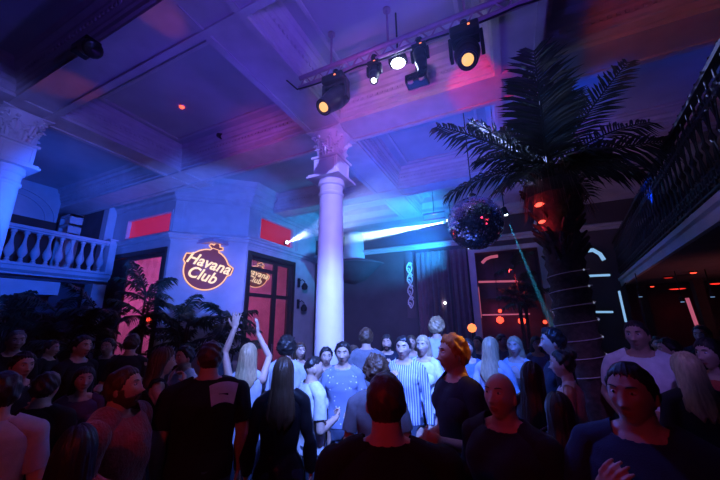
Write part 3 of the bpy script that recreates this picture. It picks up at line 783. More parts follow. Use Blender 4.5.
for (px, py, y_, lab, grp) in ((86, 48, 1.36, 'dark spotlight with a pale glint fixed on the near left ceiling beam', 1), (218, 135, 4.02, 'small dark spotlight fixed on the pink-lit beam left of the column', 2), (118, 160, 4.02, 'small dark spotlight at the crossing of the beams above the left arcade', 3)):
    p = at_y(px, py, y_); s = 1.0 if grp == 1 else .62
    t = thing('ceiling_spotlight', p, lab, 'spotlight', 'single spotlights on the beams')
    MB().box(-.16 * s, .16 * s, -.08 * s, .08 * s, -.05 * s, .06 * s).box(-.03, .03, -.0, .14, .03, .09).build('housing', M['black'], t, bevel=.015 * s)
    MB().lathe([(.09 * s, 0), (.1 * s, .18 * s), (.08 * s, .19 * s), (.001, .16 * s)], 16, m=Matrix.Translation((.08 * s, -.02, -.05 * s)) @ Matrix.Rotation(R_(120), 4, 'Y')).build('lamp_head', M['black'], t, smooth=True)
p = at_z(182, 106, HP); t = thing('red_indicator_lamp', (p.x, p.y, HP), 'tiny red glowing lamp on the ceiling panel left of the column', 'lamp')
MB().lathe([(.001, -.05), (.03, -.045), (.045, -.02), (.045, 0)], 16).build('bulb', M['reddot'], t, smooth=True); MB().lathe([(.05, -.015), (.07, -.01), (.07, 0)], 16).build('base_ring', M['plaster'], t)

# stage lights that throw the beams
for i, (px, py, ax, val, to, lab) in enumerate(((447, 221, 'y', 8.3, (337, 241.5), 'spotlight throwing the long white beam, left of the mirror ball'), (507, 217, 'y', 8.6, (560, 345), 'small spotlight right of the mirror ball throwing a thin teal beam'), (288, 242, 'x', -6.28, (335, 215), 'small spotlight on the cornice over the right glass door'))):
    p = at_y(px, py, val) if ax == 'y' else at_x(px, py, val)
    d = ((at_y(to[0], to[1], 4.66 if i == 0 else 7.9) if ax == 'y' else at_d(338, 219, 7.4)) - p).normalized()
    m = d.to_track_quat('Z', 'Y').to_matrix().to_4x4()
    t = thing('beam_spotlight', p - d * .03, lab, 'spotlight', 'spotlights with visible beams')
    MB().lathe([(.03, -.26), (.07, -.25), (.075, -.02), (.06, -.02), (.06, -.06), (.001, -.06)], 16, m=m).build('lamp_head', M['black'], t, smooth=True)
    MB().lathe([(.001, -.05), (.05, -.05), (.05, -.058), (.001, -.058)], 16, m=m).build('lens', M['white'], t)
    if i < 2: MB().tube([-d * .18, -d * .18 + Vector((0, 0, HS - p.z if i == 0 else .5 + HS - p.z))], .012).build('drop_pipe', M['black'], t)
    else: MB().tube([-d * .15, Vector((-.14, 0, -.06))], .015).build('arm', M['black'], t)
# rectangular frame fixture beside the hard beam
p = at_y(434, 216, 8.4); t = thing('light_bar', p, 'pale rectangular light frame hung above the long white beam', 'light bar')
mb = MB(); w, h = .3, .09
mb.tube([(-w, 0, -h), (w, 0, -h), (w, 0, h), (-w, 0, h)], .02, 6, closed=True); mb.build('frame', M['steel'], t)
MB().tube([(0, 0, h), (0, 0, HP - p.z)], .01).build('rod', M['black'], t)

# ---------- mirror ball
nt_m = bpy.data.materials.new('mirror_tiles'); nt_m.use_nodes = True; M['mirror'] = nt_m
b = nt_m.node_tree.nodes['Principled BSDF']; b.inputs['Metallic'].default_value = 1; b.inputs['Roughness'].default_value = .08; b.inputs['Base Color'].default_value = (.7, .72, .85, 1)
pb = at_d(475, 223, 4.75); RB = .405
t = thing('mirror_ball', pb, 'large hanging mirror ball with blue reflections left of the big palm', 'disco ball')
mb = MB(); random.seed(3)
NR = 44
for i in range(NR):
    th0 = PI * i / NR - PI / 2; th1 = PI * (i + 1) / NR - PI / 2; thm = (th0 + th1) / 2
    nn = max(4, int(2 * NR * math.cos(thm)))
    for k in range(nn):
        a0, a1 = 2 * PI * k / nn, 2 * PI * (k + 1) / nn; g = .06
        a0, a1 = a0 + (a1 - a0) * g, a1 - (a1 - a0) * g; t0, t1 = th0 + (th1 - th0) * g, th1 - (th1 - th0) * g
        jx, jy = random.gauss(0, .0012), random.gauss(0, .0012)
        q = [Vector((math.cos(tt_) * math.cos(aa), math.cos(tt_) * math.sin(aa), math.sin(tt_))) * RB for tt_, aa in ((t0, a0), (t0, a1), (t1, a1), (t1, a0))]
        cen = (q[0] + q[2]) / 2; nrm = cen.normalized()
        offs = [(-jx - jy), (jx - jy), (jx + jy), (-jx + jy)]
        vs = [v + nrm * o_ for v, o_ in zip(q, offs)]
        mb.add(vs + [v - nrm * .012 for v in vs], [(0, 1, 2, 3), (0, 4, 5, 1), (1, 5, 6, 2), (2, 6, 7, 3), (3, 7, 4, 0)])
mb.build('mirror_tiles', M['mirror'], t)
MB().lathe([(RB * .985 * math.cos(-PI / 2 + PI * i / 24) + 1e-4, RB * .985 * math.sin(-PI / 2 + PI * i / 24)) for i in range(25)], 40).build('core', M['black'], t, smooth=True)
MB().lathe([(.06, RB - .01), (.06, RB + .05), (.02, RB + .08)], 16).tube([(0, 0, RB + .07), (0, 0, HS - pb.z if 4.1 < pb.y < 4.8 else HP - pb.z)], .008).build('hanger', M['black'], t)


# ---------- palms
def frond(parent, base, tip, droop, n=34, ll=.36, width=.022, up=(0, 0, 1), seed=0, hang=.35, m=None, full=1.0):
    rnd = random.Random(seed)
    base = Vector(base); tip = Vector(tip); ch = tip - base; L = ch.length
    up = Vector(up).normalized(); mid = (base + tip) / 2 + Vector((0, 0, 1)) * droop * L
    def B(t): return base * (1 - t) ** 2 + mid * 2 * t * (1 - t) + tip * t * t
    mb = MB(); mb.tube([B(i / 10) for i in range(11)], [.016 * (1 - .8 * i / 10) + .002 for i in range(11)], 6)
    for i in range(n):
        t = .12 + .88 * (i + .5) / n
        p = B(t); tan = (B(min(1, t + .01)) - B(t - .01)).normalized()
        side = tan.cross(Vector(up)); side = side.normalized() if side.length > .1 else tan.orthogonal().normalized()
        nrm = side.cross(tan).normalized()
        env = math.sin(PI * min(1, .18 + .74 * t)) ** .7
        for s in (-1, 1):
            l_ = ll * env * rnd.uniform(.85, 1.12) * full
            d = (side * s * rnd.uniform(.75, .9) + tan * rnd.uniform(.5, .8) + nrm * rnd.uniform(-.05, .25)).normalized()
            q0 = p; q1 = p + d * l_ * .5 - Vector((0, 0, hang * l_ * .12)); q2 = p + d * l_ - Vector((0, 0, hang * l_ * rnd.uniform(.5, 1.0)))
            w = tan * width * .5
            fold = nrm * width * .25
            vs = [q0 - w * .5, q0 + fold * .3, q0 + w * .5, q1 - w, q1 + fold, q1 + w, q2]
            mb.add(vs, [(0, 1, 4, 3), (1, 2, 5, 4), (3, 4, 6), (4, 5, 6)])
    return mb.build('frond', m or M['frond'], parent)


pc = pc_big = at_d(548, 168, 3.95)      # crown of the big palm
t = thing('large_palm_tree', (pc.x, pc.y, 0), 'large palm with thick dark trunk and spreading fronds right of the mirror ball', 'palm tree')
mb = MB(); vs = []; rr = []
hN = 46
for i in range(hN):
    f = i / (hN - 1); z = f * (pc.z - .08)
    r_ = (.185 + .03 * (1 - f)) * (1 + .07 * ((i % 2) * 2 - 1)) + (.12 * math.exp(-((f - .93) / .08) ** 2)); rr.append((r_, z))
mb.lathe(rr, 26); tk = mb.build('trunk', M['bark'], t, smooth=True)
mb = MB(); rnd = random.Random(5)                       # stubs of cut leaf stalks around the trunk head
for i in range(90):
    a = rnd.uniform(0, 2 * PI); z = pc.z - rnd.uniform(.0, 1.15); rb = .2 + .08 * math.exp(-((z - pc.z + .25) / .3) ** 2)
    d = Vector((math.cos(a), math.sin(a), 1.3)).normalized(); p = Vector((math.cos(a) * rb, math.sin(a) * rb, z))
    mb.tube([p - d * .05, p + d * .08 + Vector((math.cos(a), math.sin(a), 0)) * .03], [.035, .012], 5)
mb.build('stalk_stubs', M['bark'], tk, kind='stuff')
mb = MB()
for i in range(110):                                    # dry fibres hanging under the crown
    a = rnd.uniform(0, 2 * PI); z = pc.z - rnd.uniform(0.0, .3); rb = .26
    p = Vector((math.cos(a) * rb, math.sin(a) * rb, z)); e = Vector((math.cos(a) * rnd.uniform(.02, .16), math.sin(a) * rnd.uniform(.02, .16), -rnd.uniform(.2, .5)))
    mb.tube([p, p + e * .5 + Vector((0, 0, .04)), p + e], [.006, .005, .002], 4)
mb.build('dry_fibres', M['drygrass'], tk, kind='stuff')
tips = [((534, 50), 3.35, .05, .50, .046), ((628, 62), 3.8, .06, .34, .040), ((668, 142), 3.7, .14, .46, .046), ((437, 126), 3.9, .10, .38, .040), ((447, 196), 4.15, .22, .36, .040),
        ((515, 182), 3.2, .16, .40, .040), ((640, 172), 3.4, .20, .42, .044), ((500, 130), 4.7, .2, .36, .04), ((575, 90), 4.4, .1, .36, .04), ((498, 192), 3.5, .25, .32, .036),
        ((590, 196), 4.7, .25, .34, .04), ((650, 122), 4.2, .15, .38, .04), ((478, 160), 3.6, .2, .34, .036), ((556, 84), 3.5, .08, .44, .046), ((470, 122), 4.3, .10, .34, .036), ((612, 152), 3.5, .2, .38, .042), ((520, 80), 3.6, .06, .42, .046)]
for i, (pp, dd, dr, ll, wd) in enumerate(tips):
    frond(t, (0, 0, pc.z - .05), at_d(pp[0], pp[1], dd) - Vector((pc.x, pc.y, 0)), dr, n=34, ll=ll, width=wd, seed=i, hang=.25 if i in (0, 1, 8, 13, 16) else .6, up=(-pc.x * .9, -pc.y * .9, 1.2) if i in (0, 1, 2, 7, 8, 11, 13) else (0, 0, 1))
# added glows standing for red-lit dry fronds on the trunk head
for i, (px, py, s) in enumerate(((540, 205, .06), (543, 222, .05), (549, 229, .04))):
    p = at_d(px, py, 3.72); q = thing('trunk_lamp', p, ['red glowing lamp on the head of the big palm trunk, the uppermost', 'red glowing lamp on the head of the big palm trunk, the middle one', 'small red glowing lamp on the head of the big palm trunk, the lowest'][i], 'lamp', 'red lamps on the palm trunk')
    MB().lathe([(.001, -s * .4), (s * .8, -s * .2), (s, .0), (s * .6, s * .35), (.001, s * .45)], 12).build('lens', M['reddot'], q, smooth=True)  # emissive disc in place of red light on the fronds
    MB().tube([(0, 0, 0), Vector((pc.x, pc.y, p.z)) - Vector(p)], .012).build('bracket', M['black'], q)  # stem carrying the added disc
    point('trunk_red', tuple(p + Vector((-.06, -.12, 0))), 0.35, (1, .03, .08), .03)  # unseen point lamp added to redden the trunk
# string light coiled round the trunk
mb = MB(); pts = []
for i in range(200):
    a = i / 200 * 2 * PI * 7; z = 1.2 + 1.25 * i / 200; f = z / pc.z
    r_ = .185 + .03 * (1 - f) + .022; pts.append((r_ * math.cos(a), r_ * math.sin(a), z))
t2 = thing('string_light', (pc.x, pc.y, 0), 'thin string light coiled around the big palm trunk', 'string light')
mb.tube(pts, .0045, 5); mb.build('wire', mat('string_wire', (.5, .4, .5), .4, emit=(.5, .3, .6), es=.03), t2)
bmb = MB()
for i in range(0, 200, 14):
    c = Vector(pts[i]); bmb.lathe([(.001, -.012), (.012, 0), (.001, .012)], 6, c=c)
bmb.build('bulbs', mat('string_bulbs', (.5, .5, .6), .4, emit=(.6, .7, 1), es=.35), t2)


def small_palm(px, py, d, n, spread, label, seed, inner=0, ylim=9.6):
    pc_ = at_d(px, py, d); rnd = random.Random(seed)
    t = thing('potted_palm', (pc_.x, pc_.y, 0), label, 'palm', 'potted palms')
    MB().lathe([(.16, 0), (.22, .02), (.26, .4), (.28, .42), (.24, .43), (.22, .38)], 20).build('pot', M['black'], t, smooth=True)

    def free(v):                                             # keeps a frond tip clear of the walls
        w = Vector((pc_.x, pc_.y, 0)) + v
        if w.x < P1.x + .3: w.y = min(w.y, 4.9)
        dd = (w - P1).dot(n2) - .12
        if dd < 0 and w.x < P2.x + .2: w -= n2 * dd
        w.y = min(w.y, ylim); w.x = max(w.x, -10.0); w.z = v.z
        return w - Vector((pc_.x, pc_.y, 0))
    st = MB(); bases = []
    for k_ in range(6):
        a = rnd.uniform(0, 6.28); rr_ = rnd.uniform(.03, .22); zt_ = pc_.z * rnd.uniform(.62, 1.0) if k_ else pc_.z
        b_ = Vector((rr_ * math.cos(a), rr_ * math.sin(a), zt_)); bases.append(b_)
        st.tube([(0.1 * math.cos(a), .1 * math.sin(a), .35), (b_.x * .7, b_.y * .7, zt_ * .6), b_], [.028, .022, .018], 7)
    st.build('stems', M['bark'], t)
    for k_ in range(n):
        a = 2 * PI * k_ / n * 2.4 + rnd.uniform(-.3, .3); el = rnd.uniform(-.25, .95); b_ = bases[k_ % 6]
        L_ = spread * rnd.uniform(.75, 1.15); tip = free(b_ + Vector((math.cos(a) * math.cos(el) * L_, math.sin(a) * math.cos(el) * L_, math.sin(el) * L_)))
        frond(t, b_, tip, .20, n=22, ll=.30, width=.036, seed=seed * 31 + k_, hang=.8)
    return t


small_palm(148, 294, 6.5, 18, .66, 'bushy palm in front of the pink left glass door', 11)
small_palm(186, 318, 6.9, 15, .66, 'palm at the left edge of the blue wall, lower left of the neon sign', 17)
small_palm(226, 318, 6.6, 18, .72, 'low wide palm under the neon sign against the blue wall', 12)
small_palm(88, 312, 6.6, 18, .75, 'dark palm below the end of the stone balustrade', 13)
small_palm(48, 312, 7.3, 18, .80, 'dark palm in front of the bar under the balustrade', 14)
small_palm(8, 318, 6.9, 14, .75, 'dark palm at the left picture edge under the balustrade', 15)
small_palm(517, 268, 8.3, 18, .62, 'small palm standing before the neon-lit back opening', 16)


hz = MB().lathe([(max(.02, math.cos(t_)), math.sin(t_)) for t_ in [(-PI / 2 + PI * i / 12) for i in range(13)]], 20)
hm = bpy.data.materials.new('smoke'); hm.use_nodes = True; nt = hm.node_tree; nt.nodes.clear()
vo = nt.nodes.new('ShaderNodeOutputMaterial'); vs_ = nt.nodes.new('ShaderNodeVolumeScatter'); vs_.inputs['Color'].default_value = (.9, .95, 1, 1)
tc = nt.nodes.new('ShaderNodeTexCoord'); ln = nt.nodes.new('ShaderNodeVectorMath'); ln.operation = 'LENGTH'; mr = nt.nodes.new('ShaderNodeMapRange')
mr.inputs['From Min'].default_value = 0.25; mr.inputs['From Max'].default_value = 1.0; mr.inputs['To Min'].default_value = 0.16; mr.inputs['To Max'].default_value = 0.0
nt.links.new(tc.outputs['Object'], ln.inputs[0]); nt.links.new(ln.outputs['Value'], mr.inputs['Value']); nt.links.new(mr.outputs[0], vs_.inputs['Density']); nt.links.new(vs_.outputs[0], vo.inputs['Volume'])
for (lc, scl, lb) in (((-2.3, 6.9, 4.15), (2.3, 2.6, 1.15), 'drifting blue-lit stage smoke between the white column and the mirror ball'), ((-5.6, 7.6, 4.6), (.95, 1.4, 0.7), 'pale smoke patch in the light beam above the right glass door')):
    o = hz.build('smoke', hm, kind='stuff'); o.location = lc; o.scale = scl; o['label'] = lb; o['category'] = 'smoke'

# ================================================================== PEOPLE
SKIN = {'light': mat('skin_light', (0.62, 0.40, 0.31), 0.5, noise=0.08, scale=30, bump=.05, bscale=150), 'mid': mat('skin_mid', (0.45, 0.27, 0.19), 0.5, noise=0.08, scale=30, bump=.05, bscale=150), 'dark': mat('skin_dark', (0.22, 0.12, 0.08), 0.45, noise=0.1, scale=30)}
HAIR = {'black': mat('hair_black', (0.02, 0.016, 0.016), 0.4, bump=.4, bscale=80, stretch=(1, 1, .2)), 'brown': mat('hair_brown', (0.09, 0.05, 0.03), 0.42, noise=.3, scale=60, bump=.4, bscale=80, stretch=(1, 1, .2)),
        'blond': mat('hair_blond', (0.5, 0.36, 0.2), 0.42, noise=.3, scale=60, bump=.4, bscale=80, stretch=(1, 1, .2)), 'ginger': mat('hair_ginger', (0.55, 0.2, 0.05), 0.42, noise=.3, scale=60, bump=.4, bscale=80, stretch=(1, 1, .3)), 'grey': mat('hair_grey', (0.3, 0.28, 0.27), 0.5, noise=.3, scale=60, bump=.4, bscale=80)}
CL = {}


def cloth(name):
    if name in CL: return CL[name]
    c = {'black': (0.007, 0.007, 0.009), 'navy': (0.012, 0.018, 0.045), 'white': (0.75, 0.75, 0.78), 'pale': (0.5, 0.52, 0.62), 'grey': (0.18, 0.19, 0.24), 'blue': (0.12, 0.2, 0.45), 'red': (0.5, 0.06, 0.05), 'denim': (0.05, 0.07, 0.13), 'charcoal': (0.02, 0.02, 0.026), 'jacket': (0.016, 0.02, 0.035), 'plum': (0.12, 0.03, 0.08), 'tan': (.3, .2, .14)}
    if name == 'leather': m = mat('leather_cloth', (0.015, 0.015, 0.02), 0.28, bump=.3, bscale=25)
    elif name == 'rusty': m = mat('rusty_plush', (0.38, 0.035, 0.03), 0.95, noise=.4, scale=15, bump=.9, bscale=60, sheen=.6)
    elif name == 'patterned':
        m = mat('patterned_shirt', (0.42, 0.45, 0.6), 0.8); nt = m.node_tree; b = nt.nodes['Principled BSDF']
        v = nt.nodes.new('ShaderNodeTexVoronoi'); v.inputs['Scale'].default_value = 22; r = nt.nodes.new('ShaderNodeValToRGB')
        r.color_ramp.elements[0].position = .16; r.color_ramp.elements[0].color = (.9, .9, .95, 1); r.color_ramp.elements[1].position = .2; r.color_ramp.elements[1].color = (.22, .26, .42, 1)
        tc = nt.nodes.new('ShaderNodeTexCoord'); nt.links.new(tc.outputs['Object'], v.inputs['Vector']); nt.links.new(v.outputs['Distance'], r.inputs[0]); nt.links.new(r.outputs[0], b.inputs['Base Color'])
    elif name == 'striped':
        m = mat('striped_shirt', (0.4, 0.45, 0.6), 0.8); nt = m.node_tree; b = nt.nodes['Principled BSDF']
        v = nt.nodes.new('ShaderNodeTexWave'); v.inputs['Scale'].default_value = 14; r = nt.nodes.new('ShaderNodeValToRGB')
        r.color_ramp.elements[0].position = .45; r.color_ramp.elements[0].color = (.12, .16, .35, 1); r.color_ramp.elements[1].position = .55; r.color_ramp.elements[1].color = (.65, .68, .8, 1)
        tc = nt.nodes.new('ShaderNodeTexCoord'); nt.links.new(tc.outputs['Object'], v.inputs['Vector']); nt.links.new(v.outputs['Fac'], r.inputs[0]); nt.links.new(r.outputs[0], b.inputs['Base Color'])
    else: m = mat(name + '_cloth', c[name], 0.9, noise=.15, scale=20, bump=.25, bscale=200)
    CL[name] = m; return m


M['eyewhite'] = mat('eye', (0.7, 0.68, 0.66), 0.15); M['iris'] = mat('iris', (0.03, 0.02, 0.02), 0.15); M['lips'] = mat('lips', (0.42, 0.15, 0.13), 0.45); M['shoe'] = mat('shoe_leather', (0.02, 0.018, 0.018), .4)

HW, HD, HH = .074, .096, .116


def gs(x, s): return np.exp(-(x / s) ** 2)


def head_pts(U, male=True):
    """U: unit directions (n,3), front is -y. returns points in head space"""
    x, y, z = U[:, 0].copy(), U[:, 1].copy(), U[:, 2].copy()
    # squarer skull
    X = np.sign(x) * np.abs(x) ** .93 * HW; Y = np.sign(y) * np.abs(y) ** .95 * HD; Z = z * HH
    low = np.clip(-z, 0, 1); front = np.clip(-y, 0, 1)
    jaw = (1 - (.30 if male else .38) * low ** 1.6); X *= jaw
    Y = np.where(y > 0, Y * (1 - .42 * low ** .8), Y * (1 - .06 * low))
    X *= 1 + .05 * np.clip(z, 0, 1) * (1 - np.abs(z))
    # flatter face
    Y = np.where(Y < -.075, -.075 + (Y + .075) * .75, Y)
    fx = front > .05
    w = np.clip((front - .05) / .3, 0, 1)
    ax = np.abs(X)
    d = np.zeros_like(X)
    d += -.020 * gs(ax, .011 + .004 * (Z < -.01)) * np.clip(1 - (Z + .030) / .062, 0, 1) * (Z > -.034) * (Z < .032)
    d += -.020 * gs(ax, .013) * gs(Z + .034, .010)                 # nose tip
    d += -.008 * gs(ax - .014, .007) * gs(Z + .036, .008)          # nostrils
    d += .011 * gs(ax - .031, .015) * gs(Z - .016, .012)           # sockets
    d += -.006 * gs(ax - .028, .022) * gs(Z - .038, .009) * (1 if male else .4)
    d += -.005 * gs(ax - .044, .018) * gs(Z + .012, .016)          # cheekbones
    d += .005 * gs(ax - .045, .016) * gs(Z + .055, .02)
    d += -.008 * gs(ax, .020) * gs(Z + .060, .006) - .008 * gs(ax, .017) * gs(Z + .073, .006) + .005 * gs(ax, .026) * gs(Z + .0665, .0028)
    d += .004 * gs(ax, .02) * gs(Z + .084, .006)
    d += -.011 * gs(ax, .026) * gs(Z + .101, .013)
    Y = Y + d * w
    return np.stack([X, Y, Z], 1)


def head_mesh(nu=64, nv=56, male=True):
    th = (np.arange(nv) + .5) / nv * PI; ph = np.arange(nu) / nu * 2 * PI
    T, P = np.meshgrid(th, ph, indexing='ij')
    U = np.stack([np.sin(T) * np.cos(P), np.sin(T) * np.sin(P), np.cos(T)], -1).reshape(-1, 3)
    return U, head_pts(U, male), [(i * nu + k, (i + 1) * nu + k, (i + 1) * nu + (k + 1) % nu, i * nu + (k + 1) % nu) for i in range(nv - 1) for k in range(nu)] + [tuple(range(nu)), tuple(reversed([(nv - 1) * nu + k for k in range(nu)]))]


def hair_cap(style, thick, seed, male, nu=96, nv=64):
    U, Pt, F = head_mesh(nu, nv, male); rng = np.random.RandomState(seed)
    ang = np.arctan2(Pt[:, 0], -Pt[:, 1])                        # 0 = front
    aa = np.abs(ang)
    # hairline height as a function of angle
    line = np.interp(aa, [0, .5, .85, 1.15, 1.35, 1.6, 1.9, 2.3, PI], {'short': [.078, .074, .055, .02, -.01, .0, -.035, -.06, -.068], 'fade': [.072, .072, .066, .05, .045, .05, .03, .015, .0],
                     'long': [.066, .060, .035, .0, -.045, -.07, -.09, -.1, -.1], 'bald': [.2] * 9}[style])
    line = line + .004 * np.sin(ang * 23 + seed) + .003 * np.sin(ang * 41 + seed)
    mk = np.clip((Pt[:, 2] - line) / .012, -1, 1)
    n = U / np.array([HW, HD, HH]) ; n /= np.linalg.norm(n, axis=1)[:, None]
    off = np.where(mk > 0, thick * (0.08 + .92 * np.clip((Pt[:, 2] - line) / .035, 0, 1) ** .7), 0) * 1.0
    ph = rng.uniform(0, 6.28, 8)
    st = np.zeros(len(U))
    if style in ('short', 'fade'):
        for i in range(8):
            k = rng.uniform(40, 130, 3) * rng.choice([-1, 1], 3); st += np.sin(Pt @ k + ph[i])
        off *= 1 + .10 * st
        off = off + (mk > 0) * .25 * thick * np.clip(-Pt[:, 1] / HD, 0, 1) * np.clip(Pt[:, 2] / HH, 0, 1)
    else:
        part = rng.uniform(-.02, .02)
        for i in range(8):
            k = rng.uniform(60, 200); st += np.sin(ang * k / 6 + ph[i] + Pt[:, 2] * rng.uniform(-8, 8))
        off *= 1 + .05 * st; off -= .006 * gs(Pt[:, 0] - part, .006) * (Pt[:, 2] > .05) * (mk > 0)
    Q = Pt + n * (off - np.where(mk <= 0, .012, 0))[:, None]
    keep = mk > -0.9
    Fk = [f for f in F if len(f) == 4 and any(mk[i] > 0 for i in f)] + ([F[-2]] if style != 'bald' else [])
    return Q, Fk


def rc(mb, a, b, ra, rb, n=12, caps=True):
    """round cone"""
    a = Vector(a); b = Vector(b); d = b - a; L = d.length
    if L < 1e-5: d = Vector((0, 0, 1)); L = 1e-5
    d = d.normalized(); rows = [(-ra, 0.15 * ra), (-.8 * ra, .6 * ra), (-.45 * ra, .89 * ra), (0, ra)]
    mid = [(L * t, ra + (rb - ra) * t) for t in (.33, .66)]
    end = [(L, rb), (L + .45 * rb, .89 * rb), (L + .8 * rb, .6 * rb), (L + rb, .15 * rb)]
    m = Matrix.Translation(a) @ d.to_track_quat('Z', 'Y').to_matrix().to_4x4()
    mb.lathe([(r, z) for z, r in rows + mid + end], n, m=m)


def ellipsoid(mb, c, rx, ry, rz, rot=None, n=14):
    m = Matrix.Translation(c) @ (rot.to_4x4() if rot is not None else Matrix.Identity(4)) @ Matrix.Diagonal((rx, ry, rz, 1))
    mb.lathe([(max(.02, math.cos(t)), math.sin(t)) for t in [(-PI / 2 + PI * i / 10) for i in range(11)]], n, m=m)


def hand(mb, wrist, dirv, palm_n, side, curl=.3, spread=.12, fine=True):
    """palm plus five fingers; palm_n points out of the palm (towards which fingers curl); side=+1 left body side"""
    W_ = Vector(wrist); d = Vector(dirv).normalized(); pn = Vector(palm_n); pn = (pn - d * pn.dot(d)).normalized(); s = d.cross(pn).normalized()
    if side < 0: s = -s                                    # s points to the thumb side
    m = Matrix((( s.x, pn.x, d.x), (s.y, pn.y, d.y), (s.z, pn.z, d.z)))
    ellipsoid(mb, W_ + d * .045, .040, .017, .052, m)
    for i in range(4): rc(mb, W_ + d * .01 + s * (.010 * (i - 1.5)), W_ + d * .085 + s * (.02 * (1.5 - i)), .015, .0115, 8)
    lens = (.072, .080, .074, .058)
    for i, L in enumerate(lens):
        sp = (1.5 - i) * spread; p = W_ + d * .088 + s * (.02 * (1.5 - i)); cd = (d + s * sp * .6).normalized()
        for j, fr in enumerate((.45, .32, .23)):
            ang_ = curl * (.8, 1.15, .7)[j]
            ax = cd.cross(pn).normalized(); cd = Matrix.Rotation(ang_, 3, ax) @ cd
            if cd.dot(pn) < -0.2: pass
            q = p + cd * L * fr; rc(mb, p, q, .0094 - j * .0008, .0088 - j * .001, 8); p = q
    p = W_ + d * .022 + s * .030; td = (d * .62 + s * .62 + pn * (.25 + curl * .35)).normalized()
    for j, L in enumerate((.040, .030, .025)):
        q = p + td * L; rc(mb, p, q, .0135 - j * .0015, .012 - j * .0015, 8); p = q
        td = (td + d * .25 + pn * curl * .5 - s * curl * .35).normalized()


POSES = {
    'down': ((.245, .02, 1.13), (.25, -.05, .885), (0, -.15, -1), (-1, 0, 0), .35),
    'hold': ((.245, .03, 1.12), (.13, -.21, 1.17), (-.55, -.75, .25), (-.65, .55, .2), 1.05),
    'chest': ((.27, -.06, 1.15), (.10, -.25, 1.30), (-.45, -.2, .85), (-.5, .8, .2), .4),
    'fwd': ((.235, .0, 1.12), (.14, -.24, 1.08), (-.35, -.95, .1), (-1, .2, 0), .55),
    'up': ((.25, -.10, 1.66), (.16, -.12, 1.90), (-.05, -.05, 1), (-.2, -1, 0), .12),
    'upclose': ((.22, -.16, 1.60), (.07, -.18, 1.84), (-.1, -.02, 1), (-1, -.2, 0), .18),
    'mouth': ((.23, -.10, 1.17), (.10, -.19, 1.44), (-.45, .0, .8), (-.5, .8, 0), .9),
    'hip': ((.30, .08, 1.14), (.19, -.02, .98), (-.3, -.5, -.7), (-1, 0, 0), .4),
}


def seg_dist(P, a, b, ra, rb):
    a = np.array(a); b = np.array(b); d = b - a; L2 = (d ** 2).sum() + 1e-9
    t = np.clip(((P - a) @ d) / L2, 0, 1); c = a + t[:, None] * d
    return np.linalg.norm(P - c, axis=1) - (ra + (rb - ra) * t), t


def new_mesh_obj(name, V, F, mats, parent, smooth=True):
    me = bpy.data.meshes.new(name); me.from_pydata(V.tolist() if hasattr(V, 'tolist') else V, [], F)
    for m in mats: me.materials.append(m)
    o = bpy.data.objects.new(name, me); COL.objects.link(o); o.parent = parent
    if smooth: me.polygons.foreach_set('use_smooth', [True] * len(me.polygons))
    return o


def remesh(mb, vox, smooth_it):
    me = bpy.data.meshes.new('tmp'); me.from_pydata([tuple(v) for v in mb.v], [], mb.f)
    bm = bmesh.new(); bm.from_mesh(me); bmesh.ops.recalc_face_normals(bm, faces=bm.faces); bm.to_mesh(me); bm.free()
    o = bpy.data.objects.new('tmp', me); COL.objects.link(o)
    r = o.modifiers.new('r', 'REMESH'); r.mode = 'VOXEL'; r.voxel_size = vox; r.adaptivity = 0
    if smooth_it: s = o.modifiers.new('s', 'SMOOTH'); s.factor = .5; s.iterations = smooth_it
    dg = bpy.context.evaluated_depsgraph_get(); dg.update()
    out = bpy.data.meshes.new_from_object(o.evaluated_get(dg))
    bpy.data.objects.remove(o); bpy.data.meshes.remove(me)
    return out


